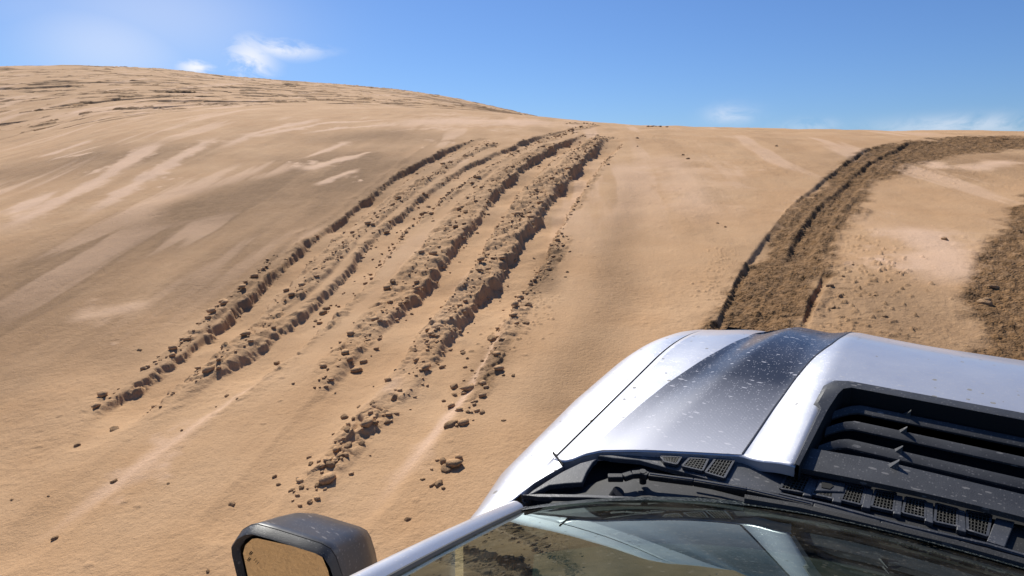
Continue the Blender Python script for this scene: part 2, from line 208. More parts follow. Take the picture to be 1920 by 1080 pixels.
# ================= the dune as one sheet =================
Q = 1.0
phis = np.concatenate([np.arange(-180, -98, 2.0), np.arange(-98, 22, .085/Q), np.arange(22, 60, .5), np.arange(60, 180, 3.0)])
rr = [.25, .6, .95, 1.2]
while rr[-1] < 3500:
    r = rr[-1]
    if r < 28: d = min(max(r*r/2100., .008), .034)
    elif r < 78: d = .034+.10*(r-28)/50+.02
    else: d = (r-78)*.10+.2
    rr.append(r+d/Q)
rr = np.array(rr); NP, NR = len(phis), len(rr)
PH, RR = np.meshgrid(np.radians(phis), rr)          # (NR, NP)
X = (RR*np.sin(PH)).ravel(); Y = (RR*np.cos(PH)).ravel(); Rf = RR.ravel()
def stroke(pts, wid, X=X, Y=Y):
    """distance/half width, run length and side for the vertices near a line"""
    P = np.array(pts); W = np.full(len(P), wid) if np.isscalar(wid) else np.array(wid[:len(P)])
    pad = W.max()*3+.15
    idx = np.where((X > P[:, 0].min()-pad) & (X < P[:, 0].max()+pad) & (Y > P[:, 1].min()-pad) & (Y < P[:, 1].max()+pad))[0]
    x = X[idx]; y = Y[idx]; best = np.full(len(idx), 1e9); s = np.zeros(len(idx)); side = np.zeros(len(idx)); ww = np.ones(len(idx)); L0 = 0
    for k in range(len(P)-1):
        a = P[k]; b = P[k+1]; d = b-a; l = math.hypot(*d)
        if l < 1e-6: continue
        t = np.clip(((x-a[0])*d[0]+(y-a[1])*d[1])/l/l, 0, 1)
        q = np.hypot(x-a[0]-t*d[0], y-a[1]-t*d[1]); m = q < best
        best[m] = q[m]; s[m] = (L0+t*l)[m]; side[m] = np.sign(d[0]*(y-a[1])-d[1]*(x-a[0]))[m]; ww[m] = (W[k]*(1-t)+W[k+1]*t)[m]; L0 += l
    ok = best < pad
    return idx[ok], best[ok], s[ok], side[ok], ww[ok], L0
NV = len(X)
Z = base_w(X, Y); nearm = Rf < 90
i0 = np.where(nearm)[0]; xs, ys = X[i0], Y[i0]
und = np.zeros(NV); und[i0] = .05*fbm(xs*.35, ys*.35, 3, 11)*sm(2, 6, Rf[i0]) + .012*fbm(xs*1.6, ys*1.6, 3, 21)
# low ripples and scour along the wind
aa = -.86*xs-.5*ys; bb = .5*xs-.86*ys
tex = fbm(aa*2.4, bb*.42, 4, 31); und[i0] += .012*tex*sm(1, 3, Rf[i0])
und[i0] += (.0035*fbm(xs*13, ys*13, 3, 25)+.003*fbm(xs*30, ys*30, 2, 27))*sm(-.4, .6, fbm(xs*.8, ys*.8, 2, 28)+.2)
Z = Z+und
damp = np.zeros(NV); pale = np.zeros(NV); wet_shade = np.zeros(NV); rough = np.zeros(NV)  # damp also carries painted shade of the far track dashes
n1 = np.zeros(NV); n1[i0] = fbm(xs*2.2, ys*2.2, 4, 41)
und_m = np.zeros(NV); und_m[i0] = fbm(xs*.45, ys*.3, 3, 43)
n2 = np.zeros(NV); n2[i0] = fbm(xs*9, ys*9, 3, 51)
ani = np.zeros(NV); ani[i0] = fbm(aa*2.0, bb*.20, 5, 61)
for pts, wd, st in DAMP:
    i, d, s, sd, ww, Lt = stroke(pts, wd)
    q = d/ww*(1+.35*n1[i]); v = 1.3*st*np.exp(-q*q*.9)*(.75+.5*sm(-.3, .3, ani[i])); damp[i] = np.maximum(damp[i], v)
for pts, wd, st in STREAK:
    i, d, s, sd, ww, Lt = stroke(pts, wd)
    q = d/ww*(1+1.0*n1[i]+.45*n2[i])+.5*np.abs(ani[i]); en = np.minimum(sm(0, .25, s/Lt), sm(1, .7, s/Lt))*.8+.2
    pale[i] = np.maximum(pale[i], st*np.exp(-q*q*1.2)*en)
# ruts
groove = np.zeros(NV); ridge = np.zeros(NV); inrut = np.zeros(NV)
for k, (pts, wd, dep) in enumerate(RUTS):
    i, d, s, sd, ww, Lt = stroke(pts, wd)
    fade = sm(0, 1.2, s)*sm(Lt, Lt*(.93, .76, .66, .66)[k], s)
    side_ = (sd > 0)*1.0
    _a, _b, wc_, _d, _e = worley(X[i]*6.5+.3*n2[i], Y[i]*6.5, 71); _a, _b, wc2_, _d, _e = worley(X[i]*15+.3*n1[i], Y[i]*15, 72); edge = wd+.040*n1[i]+.020*n2[i]+(.012*(wc_-.5)+.012*(wc2_-.5)+.055*fbm(X[i]*9, Y[i]*9, 4, 75, .65))*(fade*.8+.2)
    g = 1-sm(edge-.045, edge+.015+.05*(1-fade), d)
    dd = .70*dep*(.25+.75*fade)*(1+.30*n1[i]+.35*vnoise(s*1.7, s*0+k, 66))
    groove[i] = np.minimum(groove[i], -dd*g+0.018*g*(d/ww)**2)
    inrut[i] = np.maximum(inrut[i], g); rough[i] = np.maximum(rough[i], 2.2*g*(1-g)*fade)
    rough[i] = np.maximum(rough[i], .85*np.exp(-((d-edge-.035)/.05)**2)*(1-g)*fade*sm(-.35, .25, vnoise(s*1.6+7*k, s*0+3*k+side_*9, 61+k)+.1))
for pts, wd, rh, up in RIDGES:
    i, d, s, sd, ww, Lt = stroke(pts, wd)
    fade = sm(-.1, .4, s)*sm(Lt+.1, Lt-.8, s)
    q = d/(ww*(1+.45*n1[i])); m = (1-sm(.72, 1.1, q))*fade*(1-inrut[i]*.92)
    m = m*sm(-.75, -.1, vnoise(s*1.1+wd*50, s*0+rh*90, 5)+.78)
    rough[i] = np.maximum(rough[i], m*rh/.1); ridge[i] = np.maximum(ridge[i], .4*up*m)
i, d, s, sd, ww, Lt = stroke(LIP, .1)
m = np.exp(-(d/.06)**2)*sm(0, 1.5, s)*sm(Lt+.1, Lt-1.5, s); ridge[i] += .012*m*(1-inrut[i]); rough[i] = np.maximum(rough[i], .35*np.exp(-(d/.08)**2)*(1-inrut[i])*sm(-.4, .3, vnoise(s*2, s*0, 8)+.2))
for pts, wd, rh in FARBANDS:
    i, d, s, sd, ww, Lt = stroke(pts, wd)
    m = np.exp(-(d/ww)**2*1.5)*sm(-.3, .3, fbm(X[i]*.7, Y[i]*.7, 3, 77)+.05); rough[i] = np.maximum(rough[i], m*rh/.30); wet_shade[i] = np.maximum(wet_shade[i], .75*sm(.25, .6, m)*sm(-.1, .3, fbm(X[i]*1.5, Y[i]*1.5, 3, 78)))  # shade of the track scarps put into the colour as dark dashes
Z += groove+ridge
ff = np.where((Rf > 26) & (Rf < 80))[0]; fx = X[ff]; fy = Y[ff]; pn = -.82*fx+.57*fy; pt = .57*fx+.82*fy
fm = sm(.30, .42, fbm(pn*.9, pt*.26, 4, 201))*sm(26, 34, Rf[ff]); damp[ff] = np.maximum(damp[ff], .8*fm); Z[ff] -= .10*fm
fm = sm(.34, .42, fbm(pn*2.0, pt*.6, 3, 211))*sm(28, 36, Rf[ff]); rough[ff] = np.maximum(rough[ff], .7*fm); damp[ff] = np.maximum(damp[ff], .7*fm); wet_shade[ff] = np.maximum(wet_shade[ff], .45*sm(.4, .9, fm))  # shaded dashes of the far ridge painted into the sand colour
# broken crust plates and crumbs inside the rough bands
j = np.where(rough > .02)[0]; x, y = X[j], Y[j]; R_ = rough[j]; far = sm(20, 35, Rf[j])
wx = x+.05*fbm(x*6, y*6, 2, 91); wy = y+.05*fbm(x*6, y*6, 2, 92)
f1, f2, c, dx, dy = worley(wx*7.5, wy*7.5, 3)
plate = (c-.35)+.9*(dx*(c-.5)*2+dy*.5*(h2(np.floor(c*997), np.floor(c*331), 4)-.5)*2)
plate *= sm(.0, .10, f2-f1)*.6+.4
g1, g2, c2, ex, ey = worley(wx*14, wy*14, 7)
crumb = np.sqrt(np.clip(.5-g1*g1*1.3, 0, 1))*(c2**1.5)
k1, k2, c3, _, _ = worley(wx*30, wy*30, 9)
crumb2 = np.sqrt(np.clip(.5-k1*k1*1.3, 0, 1))*c3
lf = fbm(x*2.5, y*2.5, 3, 95)
bigp, bq, bc, bx, by = worley(wx*1.3, wy*1.3, 33)
Z[j] += .85*R_*(.036*plate+.022*crumb+.013*crumb2+.036*lf-.006)*(1-far)+far*R_*(.14*(bc-.45)+.04*plate+.06*lf)
# damp dug-up track
for pts, wd in WET:
    i, d, s, sd, ww, Lt = stroke(pts, wd)
    q = d/ww+.45*n1[i]+.22*n2[i]; m = 1-sm(.62, 1.15, q); wet_shade[i] = np.maximum(wet_shade[i], m)
i, d, s, sd, ww, Lt = stroke(WETEDGE, .3)
# the ground drops by 12 cm on the right of this edge
sg = d*sd+.02*n1[i]+.012*n2[i]; fade = sm(-.1, .5, s)*sm(Lt+.1, Lt-1.5, s)
drop = np.where(sd < 0, sm(-.005, .05, -sg), 0)*np.exp(-(d/.55)**2); 
Z[i] -= .055*drop*fade*(.85+.15*sm(.55, .15, s/Lt))*(1-.85*np.exp(-((s/Lt-.38)/.10)**2))
wet_shade[i] *= np.where(sd > 0, np.clip(1-(d-.02-.30*np.exp(-((s/Lt-.36)/.13)**2))/.12, 0, 1)*sm(-.25, .2, n1[i]+n2[i]*.5+.1), 1)
for pts, wd, dep in ((WETRUT, .11, .035), (WETRUT2, .04, .03)):
    i, d, s, sd, ww, Lt = stroke(pts, wd)
    g = (1-sm(wd*.7, wd*1.25, d+.03*n1[i]))*sm(0, .5, s)*sm(Lt, Lt-.6, s); Z[i] -= dep*g
    Z[i] += .015*np.exp(-((d-wd*1.3)/.05)**2)*sm(0, .5, s)*sm(Lt, Lt-.6, s)
i, d, s, sd, ww, Lt = stroke(WET[0][0], [.52,.50,.44,.38,.40,.42,.60,.9,1.1,1.2,1.2])
od = d*sd; st_ = vnoise(od*16+.6*n1[i], s*.5, 301)+.6*vnoise(od*34, s*1.1, 302)
Z[i] += (d < ww*1.3)*wet_shade[i]*.010*st_*sm(0, .4, vnoise(s*.9, od*1.5, 303)+.5)
# splash of crumbs to the right of the damp track
for pts, wd, st in (([(-1.28,8.03),(-0.8,6.31),(-0.75,5.27),(-0.45,4.97)], .35, .26), ([(-0.83,7.14),(-0.53,5.85)], .3, .15), ([(-2.1,6.65),(-1.77,5.33)], .12, .4), ([(-0.92,11.86),(-0.32,11.09)], .5, .4),
                    ([(-6.66,14.25),(-3.25,11.56)], .5, .15), ([(-3.13,4.74),(-2.95,4.04)], .2, .4)):
    i, d, s, sd, ww, Lt = stroke(pts, wd); wetc = st*np.exp(-(d/ww)**2)
    rough[i] = np.maximum(rough[i], wetc*.01)
    g1, g2, c2, _, _ = worley(X[i]*23+n2[i]*1.2+n1[i]*2, Y[i]*23+n1[i]*2.5, 17)
    Z[i] += .030*np.sqrt(np.clip(.22-g1*g1*1.6, 0, 1))*(c2 > 1-wetc*1.3)*(.4+.6*h2(np.floor(c2*999), np.floor(c2*77), 3))
    if wd in (.35, .3): wet_shade[i] = np.maximum(wet_shade[i], .55*wetc*(c2 > .55)*(g1 < .45))
j = np.where((wet_shade > .03) & (Rf < 26))[0]; x, y = X[j], Y[j]
g1, g2, c2, _, _ = worley(x*15+.4*n2[j], y*15, 13); k1, k2, c3, _, _ = worley(x*38, y*38, 15)
Z[j] += wet_shade[j]*(.028*np.sqrt(np.clip(.5-g1*g1*1.3, 0, 1))*c2**2+.014*np.sqrt(np.clip(.5-k1*k1*1.3, 0, 1))*c3+.03*fbm(x*4, y*4, 4, 14))
# scattered crumbs over all the sand nearby
j = np.where((Rf < 24) & (Rf > 1.5) & (PH.ravel() > -1.72) & (PH.ravel() < .4) & (inrut < .3))[0]
g1, g2, c2, _, _ = worley(X[j]*9, Y[j]*9, 23); Z[j] += .020*np.sqrt(np.clip(.07-g1*g1*1.6, 0, 1))*(c2 > .97-.10*sm(.1, .5, n1[j]))
# hollow pocks

# to the world; far away it settles to a level plain
far = sm(120, 260, Rf)
ZC = Z-CAM_H
Wd = to_world(X, Y, ZC)
flat = -22+6*fbm(X*.01, Y*.01, 3, 99)*sm(3000, 300, Rf)
Wd[:, 2] = Wd[:, 2]*(1-far)+flat*far
Zg = Z.reshape(NR, NP)
def ground(x, y):
    """height over the slope plane at a point, read off the finished sheet"""
    r = math.hypot(x, y); p = math.degrees(math.atan2(x, y))
    a = int(np.clip(np.searchsorted(rr, r)-1, 0, NR-2)); b = int(np.clip(np.searchsorted(phis, p)-1, 0, NP-2))
    t = (r-rr[a])/(rr[a+1]-rr[a]); u = (p-phis[b])/(phis[b+1]-phis[b])
    return float((Zg[a, b]*(1-u)+Zg[a, b+1]*u)*(1-t)+(Zg[a+1, b]*(1-u)+Zg[a+1, b+1]*u)*t)
me = bpy.data.meshes.new('sand_dune')
Wc = np.vstack([Wd, to_world(0, 0, -CAM_H)]); me.vertices.add(len(Wc)); me.vertices.foreach_set('co', Wc.ravel().astype(np.float32))
a = np.arange(NR-1)[:, None]*NP; b = np.arange(NP)[None, :]; b1 = (b+1) % NP
quads = np.stack([a+b, a+b1, a+NP+b1, a+NP+b], -1).reshape(-1, 4)[:, ::-1]
tri = np.stack([np.full(NP, NV), np.arange(NP), (np.arange(NP)+1) % NP], -1)[:, ::-1]
nq, ntv = len(quads), len(tri)
me.loops.add(nq*4+ntv*3); me.loops.foreach_set('vertex_index', np.concatenate([quads.ravel(), tri.ravel()]).astype(np.int32))
me.polygons.add(nq+ntv)
me.polygons.foreach_set('loop_start', np.concatenate([np.arange(nq)*4, nq*4+np.arange(ntv)*3]).astype(np.int32))
me.polygons.foreach_set('loop_total', np.concatenate([np.full(nq, 4), np.full(ntv, 3)]).astype(np.int32))
me.update(calc_edges=True)
me.polygons.foreach_set('use_smooth', np.ones(nq+ntv, bool))
ca = me.color_attributes.new('sandtype', 'FLOAT_COLOR', 'POINT')
pale = sm(.08, .85, pale); pale = np.clip(pale+.62*sm(.10, .34, ani)*sm(5, 12, Rf)*sm(-.25, .15, und_m), 0, 1)*(1-.85*sm(0, .4, rough)); damp = np.clip(damp*(1-.9*pale)+.22*sm(.1, .6, n1*.5-ani*.8)+.15*sm(.1, .5, rough), 0, 1)
arr = np.zeros((NV+1, 4), np.float32); arr[:NV, 0] = damp; arr[:NV, 1] = pale; arr[:NV, 2] = wet_shade; arr[:NV, 3] = 1
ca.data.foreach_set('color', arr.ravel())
dune = bpy.data.objects.new('sand_dune', me); S.collection.objects.link(dune); dune['kind'] = 'structure'

# ================= materials =================
def mat(name):
    m = bpy.data.materials.new(name); m.use_nodes = True; t = m.node_tree; t.nodes.clear()
    o = nd(t, 'ShaderNodeOutputMaterial'); p = nd(t, 'ShaderNodeBsdfPrincipled'); t.links.new(p.outputs[0], o.inputs[0]); return m, t, p
def mixc(t, fac, a, b):
    m = nd(t, 'ShaderNodeMix', data_type='RGBA')
    for i, v in ((0, fac), (6, a), (7, b)):
        if hasattr(v, 'links'): t.links.new(v, m.inputs[i])
        else: m.inputs[i].default_value = v
    return m.outputs[2]
def mth(t, op, a, b=None, clamp=False):
    m = nd(t, 'ShaderNodeMath', operation=op, use_clamp=clamp)
    for i, v in ((0, a), (1, b)):
        if v is None: continue
        if hasattr(v, 'links'): t.links.new(v, m.inputs[i])
        else: m.inputs[i].default_value = v
    return m.outputs[0]
def rng(t, v, a, b, c=0., d=1.):
    m = nd(t, 'ShaderNodeMapRange', ins={1: a, 2: b, 3: c, 4: d}); t.links.new(v, m.inputs[0]); return m.outputs[0]
def noise(t, vec, scale, detail=3, rough_=.55, **k):
    n = nd(t, 'ShaderNodeTexNoise', ins={'Scale': scale, 'Detail': detail, 'Roughness': rough_}); t.links.new(vec, n.inputs['Vector']); return n.outputs[0]
def vor(t, vec, scale, out_='Distance', **k):
    n = nd(t, 'ShaderNodeTexVoronoi', ins={'Scale': scale}, **k); t.links.new(vec, n.inputs['Vector']); return n.outputs[out_]
def bump(t, p, hgt, dist, strength=1.):
    b = nd(t, 'ShaderNodeBump', ins={'Strength': strength, 'Distance': dist}); t.links.new(hgt, b.inputs['Height']); t.links.new(b.outputs[0], p.inputs['Normal'])
def sand_mat(name, attr):
    m, t, p = mat(name); tcn = nd(t, 'ShaderNodeTexCoord'); v = tcn.outputs['Object']
    if attr: v = nd(t, 'ShaderNodeNewGeometry').outputs['Position']
    nA = noise(t, v, 1.3, 5); nB = noise(t, v, 9, 4); nC = noise(t, v, 75, 3, .7); nD = noise(t, v, 260, 2, .6)
    dry = (.485, .304, .168, 1); dry2 = (.435, .260, .135, 1)
    col = mixc(t, rng(t, nA, .35, .65), dry, dry2)
    if attr:
        at = nd(t, 'ShaderNodeAttribute', attribute_name='sandtype'); sp = nd(t, 'ShaderNodeSeparateColor'); t.links.new(at.outputs['Color'], sp.inputs[0])
        col = mixc(t, mth(t, 'MULTIPLY', sp.outputs[0], rng(t, nB, .3, .7, .8, 1.1), True), col, (.250, .150, .078, 1))
        col = mixc(t, mth(t, 'MULTIPLY', sp.outputs[1], .75), col, (.63, .425, .295, 1))
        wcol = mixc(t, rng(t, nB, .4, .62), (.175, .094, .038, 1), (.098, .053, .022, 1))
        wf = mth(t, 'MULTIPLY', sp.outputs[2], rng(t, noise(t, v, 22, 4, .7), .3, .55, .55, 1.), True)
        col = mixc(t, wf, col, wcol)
    col = mixc(t, rng(t, nC, .54, .74, 0, .42), col, (.22, .125, .07, 1))
    col = mixc(t, rng(t, nD, .60, .78, 0, .32), col, (.62, .45, .33, 1))
    t.links.new(col, p.inputs['Base Color']); p.inputs['Roughness'].default_value = .95; p.inputs['Specular IOR Level'].default_value = .15
    h = mth(t, 'ADD', mth(t, 'MULTIPLY', nC, .6), mth(t, 'ADD', mth(t, 'MULTIPLY', nD, .25), mth(t, 'MULTIPLY', noise(t, v, 28, 4, .65), 1.0)))
    if attr:
        h = mth(t, 'MULTIPLY', h, mth(t, 'ADD', .55, mth(t, 'MULTIPLY', sp.outputs[0], .8)))
        h = mth(t, 'ADD', h, mth(t, 'MULTIPLY', wf, mth(t, 'SUBTRACT', .5, mth(t, 'MULTIPLY', vor(t, v, 55), .9))))
    bump(t, p, h, .016, .75)
    return m
M_sand = sand_mat('sand', True); M_clod = sand_mat('clod_sand', False)
me.materials.append(M_sand)

# ================= loose clods =================
def clod_mesh(seed, n=3):
    bm = bmesh.new(); bmesh.ops.create_icosphere(bm, subdivisions=n, radius=1)
    rs = random.Random(seed); pl = [(Vector((rs.gauss(0, 1), rs.gauss(0, 1), rs.gauss(0, 1))).normalized(), rs.uniform(.55, .95)) for _ in range(11)]
    ax = (rs.uniform(.75, 1.25), rs.uniform(.55, .9), rs.uniform(.38, .62))
    for v in bm.verts:
        for nn, dd in pl:
            q = v.co.dot(nn)
            if q > dd: v.co -= nn*(q-dd)*.9
        c = v.co; k = float(fbm(np.array([c.x*2.3+seed]), np.array([c.y*2.3+c.z*1.7]), 3, seed)[0])
        v.co *= 1+.30*k
        v.co = Vector((v.co.x*ax[0], v.co.y*ax[1], v.co.z*ax[2]))
    m = bpy.data.meshes.new('sand_clod'); bm.to_mesh(m); bm.free(); m.polygons.foreach_set('use_smooth', [True]*len(m.polygons)); m.materials.append(M_clod); return m
CM = [clod_mesh(k*3+1) for k in range(9)]
def place_clod(x, y, size, label, group, k):
    size *= random.uniform(.52, .82)
    o = bpy.data.objects.new('sand_clod', CM[k % 9]); S.collection.objects.link(o)
    rz = random.uniform(0, 6.28); tl = random.uniform(-.35, .35)
    basis = Matrix((AX, AY, AZ)).transposed()
    R = basis.to_4x4() @ Matrix.Rotation(rz, 4, 'Z') @ Matrix.Rotation(tl, 4, 'X')
    p = to_world(x, y, ground(x, y)-CAM_H+size*.08)
    o.matrix_world = Matrix.Translation(Vector(p)) @ R @ Matrix.Diagonal((size, size, size, 1))
    o['label'] = label; o['category'] = 'sand clod'
    if group: o['group'] = group
def clods(label, group, items):
    for q, (pt, s) in enumerate(items):
        place_clod(pt[0], pt[1], s, label, group, q+len(label))
def zz(pts, sizes): return list(zip(pts, sizes))
clods('knobbly sand clod on the smooth sand right of the rightmost rubble line', 'clods right of the rightmost rubble line',
      zz([(-3.14,4.57),(-2.93,4.21),(-3.21,5.35),(-3.27,5.49),(-2.48,3.37),(-2.55,3.35),(-3.98,6.6),(-4.4,7.87),(-2.2,2.85),(-3.57,6.07)], [.055,.06,.035,.03,.03,.03,.045,.04,.028,.03]))
clods('sand clod in the scatter where the rightmost rubble line breaks up', 'clods at the broken end of the rightmost rubble line',
      zz([(-3.06,3.9),(-2.91,3.83),(-2.8,3.1),(-2.72,3.01),(-2.45,2.65),(-2.46,2.83),(-2.38,2.87),(-2.81,3.59),(-2.87,3.52),(-3.1,3.58),(-3.01,3.52),(-2.74,2.92),(-2.84,3.36)], [.07,.06,.06,.04,.06,.03,.03,.05,.035,.035,.025,.03,.03]))
clods('dark sided sand clod perched on the crust between the two middle ruts', 'clods on the crust between the middle ruts',
      zz([(-6.28,6.76),(-6.45,7.04),(-5.97,6.32),(-6.56,6.71),(-5.75,6.33),(-4.88,3.71),(-4.95,3.82),(-4.66,4.44),(-6.35,5.84),(-6.7,7.91),(-4.9,4.17),(-4.8,3.56)], [.10,.06,.045,.04,.05,.085,.05,.08,.05,.07,.05,.05]))
clods('small sand clod lying alone in a smooth rut floor', 'lone clods in the rut floors',
      zz([(-4.06,4.04),(-3.83,4.04),(-5.05,6.34),(-4.61,5.43),(-3.94,5.91),(-3.73,5.09),(-5.36,7.01),(-6.26,8.92),(-3.27,4.68),(-3.32,2.84)], [.04,.04,.04,.025,.035,.03,.04,.05,.03,.02]))
clods('rounded sand clod in the loose scatter below the widest rubble ridge', 'clods below the widest rubble ridge',
      zz([(-3.16,2.43),(-3.07,2.42),(-3.1,2.62),(-3.01,2.59),(-2.84,2.17),(-2.8,2.07),(-2.78,1.98),(-2.79,2.04),(-2.91,1.95),(-3.02,1.78),(-2.93,1.74),(-2.8,1.73),(-2.77,1.77),(-2.7,1.83),(-2.71,1.87),(-2.63,1.71),(-2.86,1.82),(-2.95,2.43),(-2.88,2.43),(-2.86,2.51),(-3.18,2.57),(-3.04,2.77),(-2.95,2.27),(-2.8,2.24)],
         [.045,.035,.05,.06,.06,.05,.045,.035,.03,.035,.025,.03,.03,.03,.025,.035,.02,.05,.05,.045,.025,.06,.04,.035]))
clods('clod of broken sand in the cluster nearest the wing of the truck', 'cluster of clods nearest the truck wing',
      zz([(-2.19,2.29),(-2.25,2.33),(-2.13,2.15),(-2.09,2.14),(-2.22,2.34),(-2.15,2.15),(-2.24,2.15),(-2.09,1.87)], [.055,.04,.03,.028,.03,.022,.02,.025]))
clods('small lone clod on the open sand at lower left', 'lone clods on the open sand at lower left',
      zz([(-4.45,1.6),(-4.43,1.36),(-3.81,1.29),(-3.99,1.8),(-3.57,0.88),(-2.66,1.15),(-3.02,1.51),(-4.14,0.9),(-3.98,1.02),(-3.49,1.43),(-4.01,2.22),(-4.19,2.25),(-4.1,2.11),(-4.42,2.84),(-4.32,2.81),(-5.59,2.36)],
         [.05,.03,.035,.025,.03,.022,.03,.018,.015,.018,.02,.025,.015,.05,.035,.04]))
clods('dark clod standing up alone on the pale sand right of the damp track', None, zz([(-0.19,7.66)], [.06]))
clods('damp clod at the torn edge of the far right dark patch', 'damp clods at the edge of the far right patch', zz([(0.17,5.96),(0.22,6.36),(0.18,6.05)], [.075,.06,.05]))
clods('clod lying between the damp track and the bonnet on fine crumbs', 'clods on the crumbs right of the damp track', zz([(-0.93,5.96),(-0.82,5.47),(-0.81,5.74),(-0.85,6.61),(-0.88,6.28),(-0.57,5.84),(-0.44,5.4)], [.06,.07,.04,.03,.035,.03,.035]))
clods('small clod on the smooth sand between the ruts and the damp track', 'clods on smooth sand below the crest', zz([(-6.01,13.24),(-4.22,11.4),(-4.42,11.68),(-2.33,7.52),(-2.46,7.64),(-5.24,10.34),(-5.59,12.32),(-3.19,13.24)], [.08,.06,.05,.035,.03,.06,.06,.05]))
# rubble nobody could count
def rubble():
    rs = random.Random(3); V = []; Fc = []; nvv = 0
    base = []
    for k in range(5):
        bm = bmesh.new(); bmesh.ops.create_icosphere(bm, subdivisions=1, radius=1); r2 = random.Random(k)
        for v in bm.verts: v.co *= r2.uniform(.6, 1.15)
        base.append((np.array([v.co[:] for v in bm.verts])*np.array([1.15, .85, .5]), np.array([[q.index for q in f.verts] for f in bm.faces]))); bm.free()
    for pts, wd, rh, up in RIDGES:
        P = np.array(pts); seg = np.hypot(*(P[1:]-P[:-1]).T); cum = np.concatenate([[0], np.cumsum(seg)]); Lt = cum[-1]
        for q in range(int(Lt*34*rh/.1)):
            s = rs.uniform(0, Lt); k = min(int(np.searchsorted(cum, s)-1), len(P)-2); k = max(k, 0); t = (s-cum[k])/seg[k]
            c = P[k]*(1-t)+P[k+1]*t; d = (P[k+1]-P[k])/seg[k]; o = rs.gauss(0, wd*.5); x = c[0]-d[1]*o; y = c[1]+d[0]*o
            sz = min(.055, .009*math.exp(abs(rs.gauss(0, .75)))); bv, bf = base[rs.randrange(5)]
            a = rs.uniform(0, 6.28); ca_, sa_ = math.cos(a), math.sin(a); M = np.array([[ca_, -sa_, 0], [sa_, ca_, 0], [0, 0, 1]])
            vv = (bv*sz) @ M.T + np.array([x, y, ground(x, y)+sz*.25-CAM_H]); V.append(vv); Fc.append(bf+nvv); nvv += len(bv)
    for k_, (pts, wd, dep) in enumerate(RUTS):
        P = np.array(pts); seg = np.hypot(*(P[1:]-P[:-1]).T); cum = np.concatenate([[0], np.cumsum(seg)]); Lt = cum[-1]
        for q in range(int(Lt*(45 if k_ else 30))):
            s = rs.uniform(.1, Lt*(.8 if k_ == 0 else .68)); k = max(min(int(np.searchsorted(cum, s)-1), len(P)-2), 0); t = (s-cum[k])/seg[k]
            c = P[k]*(1-t)+P[k+1]*t; d = (P[k+1]-P[k])/seg[k]; o = rs.choice((-1, -1, 1))*wd*rs.gauss(.92, .14); x = c[0]+d[1]*o; y = c[1]-d[0]*o
            sz = min(.03, .0065*math.exp(abs(rs.gauss(0, .7)))); bv, bf = base[rs.randrange(5)]
            a = rs.uniform(0, 6.28); ca_, sa_ = math.cos(a), math.sin(a); M = np.array([[ca_, -sa_, 0], [sa_, ca_, 0], [0, 0, 1]])
            vv = (bv*sz) @ M.T + np.array([x, y, ground(x, y)+sz*.2-CAM_H]); V.append(vv); Fc.append(bf+nvv); nvv += len(bv)
    V = np.vstack(V); Fc = np.vstack(Fc); m = bpy.data.meshes.new('sand_rubble'); m.from_pydata(to_world(V[:, 0], V[:, 1], V[:, 2]).tolist(), [], Fc.tolist())
    m.polygons.foreach_set('use_smooth', [True]*len(m.polygons)); m.materials.append(M_clod)
    o = bpy.data.objects.new('sand_rubble', m); S.collection.objects.link(o); o['kind'] = 'stuff'; o['label'] = 'crumbled sand rubble strewn along the ridges between the ruts'; o['category'] = 'rubble'
rubble()
# ================= truck =================
TB = Matrix((AX, AY, AZ)).transposed().to_4x4(); TB.translation = Vector((0, 0, CZ))
truck = bpy.data.objects.new('pickup_truck', None); S.collection.objects.link(truck)
ORG = Vector((TC, -.3, -CAM_H))
truck.matrix_world = TB @ Matrix.Translation(ORG)
truck['label'] = 'silver white pickup truck with dark fading bonnet stripes driving up the dune'; truck['category'] = 'pickup truck'
def part(name, verts, faces, m, parent=None, smooth=True, label=None, bev=0, solid=0, subd=0, sharp=35):
    """one mesh in truck coordinates (camera-origin frame), parented to the truck or to a part"""
    me_ = bpy.data.meshes.new(name); vs = [Vector(v)-ORG for v in verts]; me_.from_pydata(vs, [], faces)
    ms = m if isinstance(m, (list, tuple)) else [m]
    for q in ms: me_.materials.append(q)
    bm = bmesh.new(); bm.from_mesh(me_); bmesh.ops.remove_doubles(bm, verts=bm.verts, dist=1e-5); bmesh.ops.recalc_face_normals(bm, faces=bm.faces); bm.to_mesh(me_); bm.free()
    o = bpy.data.objects.new(name, me_); S.collection.objects.link(o); o.parent = parent or truck
    if label: o['label'] = label
    if smooth:
        me_.polygons.foreach_set('use_smooth', [True]*len(me_.polygons)); me_.set_sharp_from_angle(angle=math.radians(sharp))
    if solid: q = o.modifiers.new('thick', 'SOLIDIFY'); q.thickness = solid; q.offset = 0
    if bev: q = o.modifiers.new('edge', 'BEVEL'); q.width = bev; q.segments = 2; q.limit_method = 'ANGLE'
    if subd: q = o.modifiers.new('sub', 'SUBSURF'); q.levels = subd; q.render_levels = subd
    return o
